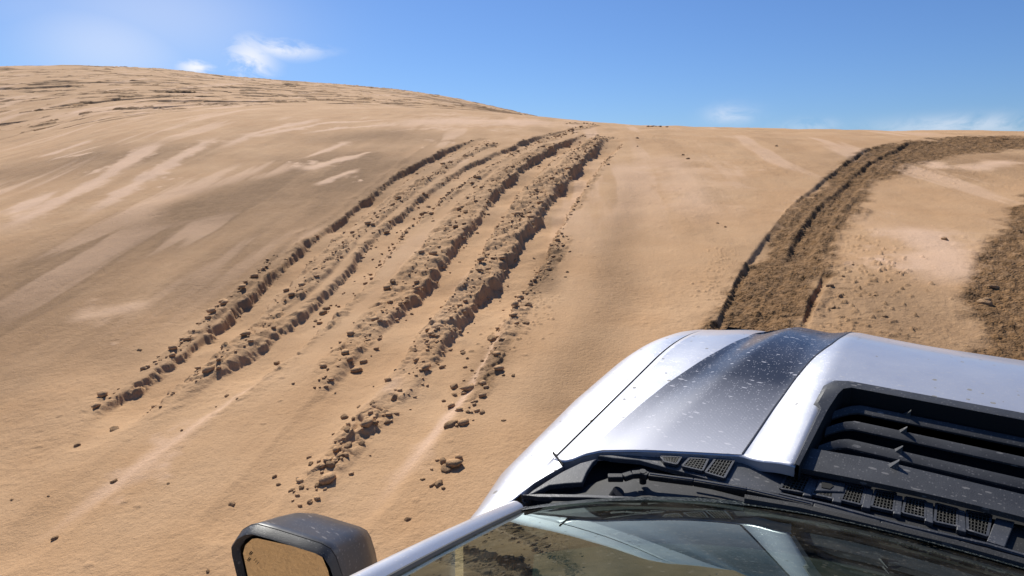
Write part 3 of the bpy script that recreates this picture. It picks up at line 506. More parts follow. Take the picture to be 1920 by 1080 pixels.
class G:
    def __init__(s): s.v = []; s.f = []
    def add(s, vs, fs):
        n = len(s.v); s.v += [tuple(map(float, v)) for v in vs]; s.f += [tuple(i+n for i in f) for f in fs]; return s
    def grid(s, P):                     # P[i][j] rows of points
        n, m_ = len(P), len(P[0]); s.add([p for r in P for p in r], [(i*m_+j, i*m_+j+1, (i+1)*m_+j+1, (i+1)*m_+j) for i in range(n-1) for j in range(m_-1)]); return s
    def box(s, x0, x1, y0, y1, z0, z1):
        return s.add([(x, y, z) for x in (x0, x1) for y in (y0, y1) for z in (z0, z1)], [(0, 1, 3, 2), (4, 6, 7, 5), (0, 4, 5, 1), (2, 3, 7, 6), (0, 2, 6, 4), (1, 5, 7, 3)])
    def bar(s, a, b, w, h, up=(0, 0, 1)):
        a, b, up = Vector(a), Vector(b), Vector(up); d = (b-a).normalized(); e = d.cross(up).normalized()*w/2; n = e.cross(d).normalized()*h/2
        return s.add([p+k for p in (a, b) for k in (e+n, -e+n, -e-n, e-n)], [(0, 1, 2, 3), (7, 6, 5, 4), (0, 4, 5, 1), (1, 5, 6, 2), (2, 6, 7, 3), (3, 7, 4, 0)])
    def prism(s, poly, z0, z1):          # poly of (x,y) or (x,y,z): z0,z1 offsets
        n = len(poly); b = [(p[0], p[1], (p[2] if len(p) > 2 else 0)+z0) for p in poly]; t_ = [(p[0], p[1], (p[2] if len(p) > 2 else 0)+z1) for p in poly]
        return s.add(b+t_, [tuple(range(n))[::-1], tuple(range(n, 2*n))]+[(i, (i+1) % n, n+(i+1) % n, n+i) for i in range(n)])
    def tube(s, pts, r, n=10, closed=False):
        P = [Vector(p) for p in pts]; rings = []
        rs = r if isinstance(r, (list, tuple)) else [r]*len(P)
        for i, p in enumerate(P):
            d = (P[min(i+1, len(P)-1)]-P[max(i-1, 0)]).normalized(); e = d.cross(Vector((.13, .21, .97))).normalized(); f = d.cross(e)
            rings.append([p+rs[i]*(e*math.cos(2*PI*k/n)+f*math.sin(2*PI*k/n)) for k in range(n)])
        m_ = len(rings); s.add([q for r_ in rings for q in r_], [(i*n+k, i*n+(k+1) % n, (i+1)*n+(k+1) % n, (i+1)*n+k) for i in range(m_-1) for k in range(n)]+[tuple(range(n))[::-1], tuple(range((m_-1)*n, m_*n))]); return s
    def out(s, name, m, parent=None, **k): return part(name, s.v, s.f, m, parent, **k)
PI = math.pi
def lerp(a, b, t): return a+(b-a)*t
# ---- materials ----
def dusty(name, base, rgh, metal=0, coat=0, dust=(.5, .42, .36, 1), amt=.5, scale=1., dark=None, spec=.5):
    """a surface with a thin film of dust and small dried droplet marks"""
    m, t, p = mat(name); v = nd(t, 'ShaderNodeTexCoord').outputs['Object']
    mp_ = nd(t, 'ShaderNodeMapping'); mp_.inputs['Scale'].default_value = (.6, 1.5, 1.5); mp_.inputs['Rotation'].default_value = (0, 0, .5); t.links.new(v, mp_.inputs[0]); vv = mp_.outputs[0]
    d1 = vor(t, vv, 70*scale); c1 = vor(t, vv, 70*scale, 'Color'); s1 = nd(t, 'ShaderNodeSeparateColor'); t.links.new(c1, s1.inputs[0])
    spot = mth(t, 'MULTIPLY', mth(t, 'LESS_THAN', d1, mth(t, 'MULTIPLY', s1.outputs[1], .34)), mth(t, 'GREATER_THAN', s1.outputs[0], .62))
    d2 = vor(t, v, 190*scale); c2 = vor(t, v, 190*scale, 'Color'); s2 = nd(t, 'ShaderNodeSeparateColor'); t.links.new(c2, s2.inputs[0])
    spot2 = mth(t, 'MULTIPLY', mth(t, 'LESS_THAN', d2, .30), mth(t, 'GREATER_THAN', s2.outputs[0], .6))
    film = rng(t, noise(t, v, 7, 5, .65), .35, .75)
    f = mth(t, 'ADD', mth(t, 'MULTIPLY', mth(t, 'ADD', mth(t, 'MULTIPLY', spot, .9), mth(t, 'MULTIPLY', spot2, .5)), amt), mth(t, 'MULTIPLY', film, .10*amt), True)
    return m, t, p, v, f, spot, film, base, rgh
PAINT = (.52, .53, .575, 1)
def paint_mat():
    m, t, p, v, f, spot, film, *_ = dusty('silver_white_paint', None, .3, amt=.5)
    fl = noise(t, v, 900, 1, .5)
    fine = rng(t, noise(t, v, 160, 3, .75), .55, .72, 0, .35)
    col = mixc(t, mth(t, 'ADD', mth(t, 'MULTIPLY', f, 1.1), fine, True), mixc(t, rng(t, fl, .3, .7), PAINT, (.48, .49, .54, 1)), (.60, .57, .54, 1))
    c3 = vor(t, v, 48, 'Color'); s3 = nd(t, 'ShaderNodeSeparateColor'); t.links.new(c3, s3.inputs[0])
    mud = mth(t, 'MULTIPLY', mth(t, 'LESS_THAN', mth(t, 'ADD', vor(t, v, 48), mth(t, 'MULTIPLY', noise(t, v, 300, 2), .15)), mth(t, 'MULTIPLY', s3.outputs[1], .36)), mth(t, 'GREATER_THAN', s3.outputs[0], .62))
    col = mixc(t, mth(t, 'MULTIPLY', mud, .8), col, (.16, .14, .10, 1)); t.links.new(mth(t, 'SUBTRACT', .6, mth(t, 'MULTIPLY', mud, .6)), p.inputs['Metallic']); t.links.new(mth(t, 'SUBTRACT', .5, mth(t, 'MULTIPLY', mud, .5)), p.inputs['Coat Weight'])
    t.links.new(col, p.inputs['Base Color']); p.inputs['Metallic'].default_value = .6; p.inputs['Roughness'].default_value = .36
    p.inputs['Coat Weight'].default_value = .55; p.inputs['Coat Roughness'].default_value = .12
    t.links.new(mth(t, 'ADD', mth(t, 'MULTIPLY', film, .08), .40), p.inputs['Roughness'])
    bump(t, p, f, .0012, .35); return m
M_paint = paint_mat()
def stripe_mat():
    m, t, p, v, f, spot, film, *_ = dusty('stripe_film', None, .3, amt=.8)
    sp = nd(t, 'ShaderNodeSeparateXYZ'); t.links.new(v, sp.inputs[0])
    # fade from dark to pale: fine lines that thin out towards the windscreen
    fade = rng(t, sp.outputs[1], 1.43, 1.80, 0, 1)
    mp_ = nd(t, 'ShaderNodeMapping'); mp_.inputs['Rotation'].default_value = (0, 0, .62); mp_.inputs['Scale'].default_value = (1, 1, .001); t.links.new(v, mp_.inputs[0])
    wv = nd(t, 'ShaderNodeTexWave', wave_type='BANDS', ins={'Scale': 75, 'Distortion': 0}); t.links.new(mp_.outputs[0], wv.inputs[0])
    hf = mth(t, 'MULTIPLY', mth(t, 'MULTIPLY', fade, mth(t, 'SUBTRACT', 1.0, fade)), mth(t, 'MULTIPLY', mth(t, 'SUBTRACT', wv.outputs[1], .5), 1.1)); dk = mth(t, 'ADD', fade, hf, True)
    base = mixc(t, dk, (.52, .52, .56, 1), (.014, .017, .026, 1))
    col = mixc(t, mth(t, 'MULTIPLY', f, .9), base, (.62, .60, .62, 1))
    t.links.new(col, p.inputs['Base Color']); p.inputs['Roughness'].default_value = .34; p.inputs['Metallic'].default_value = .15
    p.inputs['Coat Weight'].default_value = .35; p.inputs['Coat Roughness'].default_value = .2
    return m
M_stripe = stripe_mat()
def plas(name, c, r, dustc=(.45, .42, .40, 1), amt=.3):
    m, t, p, v, f, spot, film, *_ = dusty(name, None, r, amt=amt)
    g_ = noise(t, v, 420, 2, .6)
    col = mixc(t, mth(t, 'MULTIPLY', f, .75), mixc(t, rng(t, film, .2, .9, 0, .35), c, tuple(min(1, q*2.2+.02) for q in c[:3])+(1,)), dustc)
    t.links.new(col, p.inputs['Base Color']); p.inputs['Roughness'].default_value = r; p.inputs['Specular IOR Level'].default_value = .45
    bump(t, p, g_, .0012, .3); return m
M_plas = plas('black_grained_plastic', (.022, .023, .026, 1), .48)
M_plas2 = plas('dark_grey_plastic', (.040, .042, .048, 1), .42)
M_black = plas('deep_black_trim', (.006, .006, .007, 1), .6, amt=.12)
M_mesh = plas('grille_wire', (.030, .028, .022, 1), .5, amt=.3)
def simple(name, c, r, metal=0, **k):
    m, t, p = mat(name); p.inputs['Base Color'].default_value = c; p.inputs['Roughness'].default_value = r; p.inputs['Metallic'].default_value = metal
    for a_, b_ in k.items(): p.inputs[a_].default_value = b_
    return m
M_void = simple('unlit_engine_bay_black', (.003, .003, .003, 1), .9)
M_rub = simple('rubber', (.014, .014, .015, 1), .65)
M_tyre = simple('tyre_rubber', (.03, .028, .026, 1), .85)
M_rim = simple('dark_alloy', (.10, .10, .11, 1), .4, .8)
M_int = simple('cabin_trim', (.012, .013, .013, 1), .8)
M_lens = simple('lamp_lens', (.7, .7, .72, 1), .08, 0, **{'Transmission Weight': .6})
M_red = simple('tail_lamp_red', (.35, .01, .01, 1), .2)
def mirror_mat():
    m, t, p = mat('dusty_mirror_glass'); v = nd(t, 'ShaderNodeTexCoord').outputs['Object']
    f = rng(t, noise(t, v, 30, 5, .7), .4, .8, .12, .3)
    g_ = nd(t, 'ShaderNodeBsdfGlossy', ins={'Color': (.60, .56, .45, 1), 'Roughness': .01}); d_ = nd(t, 'ShaderNodeBsdfDiffuse', ins={'Color': (.36, .30, .20, 1)})
    mx = nd(t, 'ShaderNodeMixShader'); t.links.new(f, mx.inputs[0]); t.links.new(g_.outputs[0], mx.inputs[1]); t.links.new(d_.outputs[0], mx.inputs[2])
    t.links.new(mx.outputs[0], [n for n in t.nodes if n.type == 'OUTPUT_MATERIAL'][0].inputs[0]); return m
def glass_mat(name, tintc, dustamt):
    m, t, p = mat(name); v = nd(t, 'ShaderNodeTexCoord').outputs['Object']
    fr = nd(t, 'ShaderNodeFresnel', ins={'IOR': 1.62}); tr = nd(t, 'ShaderNodeBsdfTransparent', ins={'Color': tintc}); gl = nd(t, 'ShaderNodeBsdfGlossy', ins={'Color': (.54, .65, .62, 1), 'Roughness': .0})
    geo = nd(t, 'ShaderNodeNewGeometry')
    mx = nd(t, 'ShaderNodeMixShader'); t.links.new(rng(t, fr.outputs[0], 0, 1, .03, 1.12), mx.inputs[0]); t.links.new(tr.outputs[0], mx.inputs[1]); t.links.new(gl.outputs[0], mx.inputs[2])
    c1 = vor(t, v, 120, 'Color'); s1 = nd(t, 'ShaderNodeSeparateColor'); t.links.new(c1, s1.inputs[0])
    sp = mth(t, 'MULTIPLY', mth(t, 'LESS_THAN', vor(t, v, 120), .3), mth(t, 'GREATER_THAN', s1.outputs[0], .8))
    du = mth(t, 'ADD', mth(t, 'MULTIPLY', sp, .05*dustamt), mth(t, 'MULTIPLY', rng(t, noise(t, v, 14, 5, .7), .35, .8), .05*dustamt))
    df = nd(t, 'ShaderNodeBsdfDiffuse', ins={'Color': (.5, .45, .38, 1)}); m2 = nd(t, 'ShaderNodeMixShader')
    t.links.new(du, m2.inputs[0]); t.links.new(mx.outputs[0], m2.inputs[1]); t.links.new(df.outputs[0], m2.inputs[2])
    t.links.new(m2.outputs[0], [n for n in t.nodes if n.type == 'OUTPUT_MATERIAL'][0].inputs[0]); return m
M_glass = glass_mat('windscreen_glass', (.55, .72, .66, 1), 1.0); M_mirror = mirror_mat(); M_sglass = glass_mat('dark_side_glass', (.15, .18, .18, 1), .6)
# ---- bonnet ----
HR = [(-0.633,1.01),(-0.618,1.051),(-0.584,1.083),(-0.507,1.111),(-0.407,1.151),(-0.32,1.184),(-0.272,1.17),(-0.218,1.162)]
hu = [-.745]+[p[0]-TC for p in HR]+[-.20, 0.]
hv = [HR[0][1]+.01]+[p[1] for p in HR]+[1.195, 1.21]
_o = np.argsort(hu); hu = np.array(hu)[_o]; hv = np.array(hv)[_o]
def yrear(u): return float(np.interp(-abs(u), hu, hv))
GU = .779                                            # shut line between bonnet and wing
YV0, YV1, UV = 1.275, 1.50, .325                      # vent opening
FRONT = 2.36
def hpt(u, y, dz=0): return (TC+u, y, float(hood_z(TC+u, y))+dz)
us = sorted(set([round(x, 4) for x in list(np.linspace(-.772, .772, 125))+[-UV, UV]])); g = G()
ts = np.linspace(0, 1, 90)
rows = []
for t_ in ts:
    rows.append([hpt(u, lerp(yrear(u) if abs(u) > UV-.001 else yrear(UV), FRONT, t_)) for u in us])
n_, m_ = len(rows), len(us); fs = []
for i in range(n_-1):
    for j in range(m_-1):
        yc = (rows[i][j][1]+rows[i+1][j+1][1])/2; uc = (us[j]+us[j+1])/2
        if abs(uc) < UV and yc < YV1: continue
        fs.append((i*m_+j, i*m_+j+1, (i+1)*m_+j+1, (i+1)*m_+j))
vs = [p for r in rows for p in r]
# tidy the vent edge onto straight lines
q = []
for i in range(n_):
    for j in range(m_):
        x, y, z = rows[i][j]
        if abs(us[j]) <= UV+.0005 and abs(y-YV1) < .013: y = YV1; z = float(hood_z(x, y))
        q.append((x, y, z))
hood = part('hood', q, fs, M_paint, solid=.004)
# turned down edges of the panel
g = G()
L1 = [hpt(-.772, lerp(yrear(-.772), FRONT, t_)) for t_ in ts]; R1 = [hpt(.772, lerp(yrear(.772), FRONT, t_)) for t_ in ts]
Rr = [hpt(u, yrear(u)) for u in us if abs(u) >= UV-.001]
for ln in (L1, R1, [p for p in Rr if p[0] < TC], [p for p in Rr if p[0] > TC], [hpt(u, FRONT) for u in us]):
    g.grid([ln, [(a_, b_, c_-.02) for a_, b_, c_ in ln]])
g.out('hood_edge', M_paint, hood)
# stripes
SL = [(-0.617,1.034),(-0.611,1.069),(-0.603,1.18),(-0.592,1.3),(-0.576,1.425),(-0.551,1.546),(-0.522,1.674),(-0.497,1.841),(-0.497,1.988),(-0.4,1.934)]
SR = [(-0.321,1.181),(-0.315,1.28),(-0.309,1.382),(-0.297,1.528),(-0.281,1.65),(-0.257,1.76),(-0.246,1.883)]
sl_y = [p[1] for p in SL]; sl_u = [p[0]-TC for p in SL]; sr_y = [p[1] for p in SR]; sr_u = [p[0]-TC for p in SR]
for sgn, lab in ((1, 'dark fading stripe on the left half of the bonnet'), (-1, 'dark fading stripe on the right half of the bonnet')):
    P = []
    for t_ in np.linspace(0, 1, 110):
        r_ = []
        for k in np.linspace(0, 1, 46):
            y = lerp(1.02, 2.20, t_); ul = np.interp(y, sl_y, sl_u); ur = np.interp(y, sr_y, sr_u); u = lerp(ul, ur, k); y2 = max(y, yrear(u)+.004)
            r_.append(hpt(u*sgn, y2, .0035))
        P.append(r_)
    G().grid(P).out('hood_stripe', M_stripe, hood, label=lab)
    # pressed line beside the stripe
    e = G(); e.tube([hpt(np.interp(y, sr_y, sr_u)*sgn, y, .0025) for y in np.linspace(sr_y[0]+.01, 2.1, 30)], .0022, 6); e.out('stripe_edge', M_plas2, hood)
# ---- bonnet vent ----
vent = G(); zt = -.777
def vz(u, y, dz=0): return (TC+u, y, float(hood_z(TC+u, y))+dz)
# frame: outer outline with a notch, inner rectangle
of = [(-.329, 1.165), (-.326, 1.385), (-.342, 1.400), (-.339, 1.49), (-.322, 1.523), (-.29, 1.532)]; inn = [(-.318, 1.165), (-.310, 1.37), (-.308, 1.40), (-.302, 1.46), (-.296, 1.485), (-.282, 1.497)]
of = of+[(-a_, b_) for a_, b_ in of[::-1]]; inn = inn+[(-a_, b_) for a_, b_ in inn[::-1]]
A = [vz(u, y, .001) for u, y in of]; B_ = [vz(lerp(u, u2, .3), lerp(y, y2, .3), .008) for (u, y), (u2, y2) in zip(of, inn)]; C_ = [vz(u, y, .006) for u, y in inn]; D_ = [vz(u, y, -.045) for u, y in inn]
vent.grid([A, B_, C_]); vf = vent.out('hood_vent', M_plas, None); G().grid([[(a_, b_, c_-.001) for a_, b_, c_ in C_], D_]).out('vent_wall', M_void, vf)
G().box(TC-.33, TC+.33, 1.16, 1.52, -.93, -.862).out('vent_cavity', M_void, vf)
def blade(y0, wd, name, uo=.305, th=.007, drop=.006):
    P = []
    for yy, zz_ in ((y0, 0), (y0-.003, .003), (y0-wd*.5, .001), (y0-wd, -drop), (y0-wd, -drop-th), (y0-wd*.4, -.009), (y0, -.006), (y0, 0)):
        P.append([(TC+u, yy-.042*max(0, (abs(u)-.255)/.05)**1.6, -.784+zz_-.006*max(0, (abs(u)-.26)/.045)**1.4) for u in np.linspace(-uo, uo, 40)])
    return G().grid(P).out(name, M_plas, vf)
for y0 in (1.484, 1.409, 1.330):
    b_ = blade(y0, .022, 'louver', th=.004)
    for u in (-.165, .165):
        s_ = G(); s_.add([(TC+u-.015, y0+.000, -.785), (TC+u+.002, y0+.000, -.785), (TC+u+.002, y0-.002, -.768), (TC+u-.013, y0-.010, -.787), (TC+u+.002, y0-.012, -.787), (TC+u+.002, y0-.006, -.769)],
                         [(0, 1, 2), (3, 5, 4), (0, 2, 5, 3), (1, 4, 5, 2), (0, 3, 4, 1)]); s_.out('louver_fin', M_plas, b_, smooth=False)
# rear cover panel of the vent
P = []
for k in range(9):
    t_ = k/8; r_ = []
    for u in np.linspace(-.318, .318, 41):
        y = lerp(1.272-.014*max(0, (abs(u)-.2)/.1), 1.186+.026*(1-(u/.318)**2), t_); r_.append((TC+u, y, -.779-.006*t_-.012*max(0, 1-t_*4)*0))
    P.append(r_)
P.insert(0, [(a_, b_+.001, c_-.03) for a_, b_, c_ in P[0]]); P.append([(a_, b_-.001, c_-.010) for a_, b_, c_ in P[-1]])
b_ = G().grid(P).out('vent_rear_panel', M_plas, vf, sharp=50)
for u in (-.165, .165):
    y0 = 1.268; s_ = G(); s_.add([(TC+u-.016, y0+.000, -.781), (TC+u+.002, y0+.000, -.781), (TC+u+.002, y0-.002, -.763), (TC+u-.014, y0-.012, -.783), (TC+u+.002, y0-.014, -.783), (TC+u+.002, y0-.007, -.764)],
                         [(0, 1, 2), (3, 5, 4), (0, 2, 5, 3), (1, 4, 5, 2), (0, 3, 4, 1)]); s_.out('panel_fin', M_plas, b_, smooth=False)
# ---- wings (fenders) ----
def rad(y): return float(np.interp(y, [.70, .85, 1.0, 1.35, 1.7, 2.0, 2.36], [.05, .088, .150, .185, .17, .13, .09]))
AXF, AXR, RW = 1.52, -2.13, .43
WZ = -CAM_H+RW
def arch_cut(x, y, z):
    return False
def side_rows(sgn, y):
    r_ = rad(y); zc = float(hood_z(TC+.779, y)); out_ = []
    for k in range(9):
        a_ = k/8*PI/2; out_.append((TC+sgn*(GU+r_*math.sin(a_)), y, zc-r_*(1-math.cos(a_))))
    xs_ = GU+r_
    for t_ in np.linspace(0, 1, 14)[1:]:
        z = lerp(zc-r_, -1.52, t_); bul = .05*math.sin(min(1, t_*1.6)*PI/2)*sm(1.2, 1.5, y)+.03*math.sin(t_*PI*.8)
        out_.append((TC+sgn*(xs_+float(bul)), y, z))
    return out_
for sgn in (-1, 1):
    ys_ = np.concatenate([np.linspace(.80, 2.30, 61), [2.33, 2.36]]); P = [side_rows(sgn, y) for y in ys_]; g = G(); n_, m_ = len(P), len(P[0])
    vs = [p for r in P for p in r]; fs = []
    vv = []
    for (x, y, z) in vs:
        d = math.hypot(y-AXF, z-WZ)
        if z < WZ+.55 and d < .54 and d > .42:
            k = .54/d; y2, z2 = AXF+(y-AXF)*k, WZ+(z-WZ)*k; vv.append((x, y2, z2))
        else: vv.append((x, y, z))
    for i in range(n_-1):
        for j in range(m_-1):
            c4 = [vs[i*m_+j], vs[i*m_+j+1], vs[(i+1)*m_+j+1], vs[(i+1)*m_+j]]
            if all(math.hypot(c_[1]-AXF, c_[2]-WZ) < .54 for c_ in c4): continue
            fs.append((i*m_+j, i*m_+j+1, (i+1)*m_+j+1, (i+1)*m_+j))
    wing = part('fender', vv, fs, M_paint, sharp=60)
    # arch trim
    arc = [(TC+sgn*(1.0), AXF+.545*math.cos(a_), WZ+.545*math.sin(a_)) for a_ in np.linspace(-.15, PI+.15, 24)]
    G().tube(arc, .035, 8).out('arch_flare', M_plas, wing)
    # rear tongue of the wing inside the shut line, running to the foot of the pillar
    if sgn == -1: CB = [(-0.661,0.892),(-0.658,0.931),(-0.647,0.969),(-0.634,1.008),(-0.678,1.042)]
    top = []; bot = []
    tongue = [(CB[k][0]-TC, CB[k][1]) for k in range(5)]
    ed = [(-GU, .80), (-GU, .87), (-GU, .93), (-GU, .99), (-GU, tongue[4][1])]
    r1 = [(TC+sgn*abs(u), y, float(hood_z(TC+u, y))-.001) for u, y in ed]; r2 = [(TC+sgn*abs(u), y, float(hood_z(TC+u, y))-.001) for u, y in tongue]
    G().grid([r1, [tuple((a_+b_)/2 for a_, b_ in zip(p1, p2)) for p1, p2 in zip(r1, r2)], r2, [(a_, b_, c_-.04) for a_, b_, c_ in r2]]).out('fender_tongue', M_paint, wing, solid=.003, sharp=60)
    # dark gap
    pts = [(TC+sgn*.7755, y, float(hood_z(TC+.7755, y))-.012) for y in np.linspace(1.02, 2.3, 30)]
    G().tube(pts, .006, 6).out('shut_line', M_black, wing)
    G().bar((TC+sgn*abs(tongue[4][0]), tongue[4][1], -.811), (TC+sgn*abs(tongue[3][0]), tongue[3][1], -.809), .0035, .006).out('shut_line', M_void, wing)
    # headlamp
    hl = G(); hl.grid([[(TC+sgn*(.62+.30*a_), 2.375-.10*a_**2-.02*b_, -1.17-.13*b_) for b_ in np.linspace(0, 1, 6)] for a_ in np.linspace(0, 1, 10)]); hl.out('headlight', M_lens, None, solid=.02)
# front face, grille and bumper
g = G(); g.grid([[(TC+u, 2.36-.0*abs(u), z) for z in (float(hood_z(TC+u, 2.36))-.0, -1.2, -1.3, -1.45, -1.6)] for u in np.linspace(-.87, .87, 20)]); g.out('front_panel', M_paint)
gr = G(); gr.box(TC-.6, TC+.6, 2.363, 2.385, -1.44, -1.17).out('grille', M_plas)
for k in range(4): G().box(TC-.58, TC+.58, 2.386, 2.396, -1.42+.06*k, -1.405+.06*k).out('grille_bar', M_plas2)
G().add([(TC+u, y, z) for u, y in ((-.98, 2.2), (-.85, 2.46), (.85, 2.46), (.98, 2.2), (.9, 2.2), (-.9, 2.2)) for z in (-1.62, -1.42)], [(0, 2, 3, 1), (2, 4, 5, 3), (4, 6, 7, 5), (1, 3, 5, 7), (0, 6, 4, 2), (6, 0, 1, 7)]).out('front_bumper', M_plas2, bev=.015)
G().add([(TC+u, y, z) for u in (-.80, .80) for y in (.9, 2.3) for z in (-1.5, -1.0)], [(0, 1, 3, 2), (4, 6, 7, 5), (0, 4, 5, 1), (2, 3, 7, 6), (0, 2, 6, 4)]).out('engine_bay', M_void)
# ---- cowl ----
def ybase(u): return 1.06-.252*min(1.2, abs(u)/.715)**2.6
g = G(); P = []
for u in np.linspace(-.71, .71, 57):
    y0 = ybase(u)-.01; y1 = max(yrear(u) if abs(u) < .745 else 1.0, y0+.01)+.02
    if abs(u) > .60: y1 = min(y1, float(np.interp(abs(u), [.60, .671, .70, .755], [yrear(.6)+.02, CB[3][1]-.0, CB[2][1], CB[0][1]]))+.004)
    P.append([(TC+u, lerp(y0, y1, t_), lerp(-.788, -.829, t_**.7)) for t_ in np.linspace(0, 1, 8)])
cowl = g.grid(P).out('cowl', M_black)
ZC_ = -.806
def cowl_poly(name, pts, m, dz=0, th=.012, bev=.002, parent=cowl):
    return G().prism([(x, y, z+dz) for x, y, z in pts], -th, 0).out(name, m, parent, bev=bev, smooth=False)
# moulded plastic wing at the left end and the plate carrying the small grilles
wl = [(-0.646,0.876),(-0.642,0.908),(-0.633,0.947),(-0.622,0.988),(-0.605,1.031),(-0.581,1.062),(-0.583,1.045),(-0.578,1.009),(-0.569,0.974),(-0.597,0.955),(-0.622,0.935),(-0.636,0.898)]
cowl_poly('cowl_end_cap', [(x, y, -.806) for x, y in wl], M_plas2)
pl = [(-0.587,1.072),(-0.529,1.106),(-0.411,1.16),(-0.323,1.194),(-0.277,1.193),(-0.23,1.195),(-0.212,1.189),(-0.218,1.167),(-0.229,1.116),(-0.268,1.109),(-0.299,1.098),(-0.346,1.101),(-0.389,1.1),(-0.443,1.098),(-0.501,1.097),(-0.553,1.079)]
cowl_poly('cowl_plate', [(x, y, -.806) for x, y in pl], M_plas2)
pr = [(-0.23,1.195),(0.146,1.231),(0.144,1.142),(0.102,1.147),(-0.024,1.129),(-0.141,1.125),(-0.229,1.116)]
pr2 = [(x, y, -.812) for x, y in pr]
cowl_poly('cowl_tray', pr2, M_black)
# lower lip of the tray and seal line
for z, pth, r_, m_2 in ((-.800, [(-0.227,1.107),(-0.139,1.115),(-0.024,1.117),(0.088,1.129),(0.143,1.127)], .0045, M_plas2), (-.797, [(-0.375,1.063),(-0.277,1.07),(-0.169,1.086),(-0.021,1.091),(0.142,1.101)], .004, M_black)):
    G().tube([(x, y, z) for x, y in pth], r_, 8).out('cowl_seal', m_2, cowl)
def grille(quad, z, n, k_, label=None):
    q_ = [Vector((x, y, z)) for x, y in quad]
    fr_ = G(); fr_.prism([(p.x, p.y, z-.006) for p in q_], 0, .0075); o = fr_.out('cowl_grille', M_void, cowl, smooth=False)
    w_ = G()
    for i in range(n+1):
        a_ = i/n; w_.bar(q_[0].lerp(q_[1], a_)+Vector((0, 0, .0045)), q_[3].lerp(q_[2], a_)+Vector((0, 0, .0045)), .0016, .002)
    for i in range(k_+1):
        a_ = i/k_; w_.bar(q_[0].lerp(q_[3], a_)+Vector((0, 0, .0045)), q_[1].lerp(q_[2], a_)+Vector((0, 0, .0045)), .0016, .002)
    w_.out('grille_mesh', M_mesh, o, smooth=False)
    rm = G(); c_ = sum(q_, Vector())/4
    for i in range(4):
        a_, b2 = q_[i], q_[(i+1) % 4]; rm.bar(a_+(a_-c_)*.03+Vector((0, 0, .003)), b2+(b2-c_)*.03+Vector((0, 0, .003)), .004, .006)
    rm.out('grille_rim', M_plas2, o, smooth=False)
for qd in ([(-0.464,1.119),(-0.428,1.136),(-0.427,1.109),(-0.451,1.106)], [(-0.411,1.14),(-0.378,1.154),(-0.375,1.112),(-0.414,1.109)], [(-0.365,1.161),(-0.332,1.172),(-0.331,1.109),(-0.367,1.11)]):
    grille(qd, -.804, 6, 5)
for qd in ([(-0.23,1.19),(-0.191,1.193),(-0.192,1.14),(-0.231,1.132)], [(-0.177,1.161),(-0.146,1.169),(-0.144,1.146),(-0.179,1.142)], [(-0.127,1.203),(-0.099,1.207),(-0.098,1.151),(-0.13,1.149)],
           [(-0.081,1.208),(-0.05,1.214),(-0.048,1.158),(-0.081,1.155)], [(-0.033,1.209),(-0.003,1.213),(-0.0,1.163),(-0.033,1.161)], [(0.014,1.214),(0.045,1.214),(0.046,1.164),(0.015,1.161)], [(0.059,1.217),(0.093,1.221),(0.088,1.16),(0.062,1.162)]):
    grille(qd, -.809, 6, 6)
for qd in ([(-0.191,1.188),(-0.176,1.192),(-0.177,1.134),(-0.192,1.129)], [(-0.147,1.202),(-0.133,1.202),(-0.128,1.139),(-0.143,1.136)], [(-0.097,1.206),(-0.085,1.207),(-0.082,1.146),(-0.096,1.143)], [(-0.051,1.208),(-0.038,1.21),(-0.035,1.152),(-0.047,1.15)],
           [(-0.002,1.212),(0.009,1.213),(0.013,1.153),(0.0,1.154)], [(0.045,1.214),(0.056,1.214),(0.06,1.153),(0.046,1.153)], [(0.1,1.218),(0.126,1.22),(0.112,1.142),(0.088,1.145)]):
    cowl_poly('cowl_rib', [(x, y, -.803) for x, y in qd], M_plas2, th=.01, bev=.0015)
lk = [(-0.176,1.189),(-0.131,1.198),(-0.129,1.17),(-0.175,1.149)]
lt = cowl_poly('cowl_catch', [(x, y, -.800) for x, y in lk], M_plas2, th=.01); lk2 = [(-0.169,1.18),(-0.155,1.183),(-0.148,1.178),(-0.152,1.165),(-0.166,1.163)]; cowl_poly('catch_hole', [(x, y, -.7985) for x, y in lk2], M_void, th=.004, bev=0, parent=lt)
# mirrored simple right end of the cowl
cowl_poly('cowl_plate', [(2*TC-x, y, -.806) for x, y in pl][::-1], M_plas2); cowl_poly('cowl_end_cap', [(2*TC-x, y, -.806) for x, y in wl][::-1], M_plas2)
# lower lip running along the glass on the left
lp = [(-0.638,0.861),(-0.611,0.879),(-0.53,0.921),(-0.44,0.961),(-0.35,0.995),(-0.267,1.021),(-0.265,1.011),(-0.331,0.995),(-0.437,0.954),(-0.526,0.913),(-0.606,0.871)]
cowl_poly('cowl_lip', [(x, y, -.786) for x, y in lp], M_plas2, th=.01, bev=.001)
bits = [(-0.517,0.949),(-0.513,0.957),(-0.493,0.958),(-0.481,0.961),(-0.49,0.952),(-0.511,0.943)]
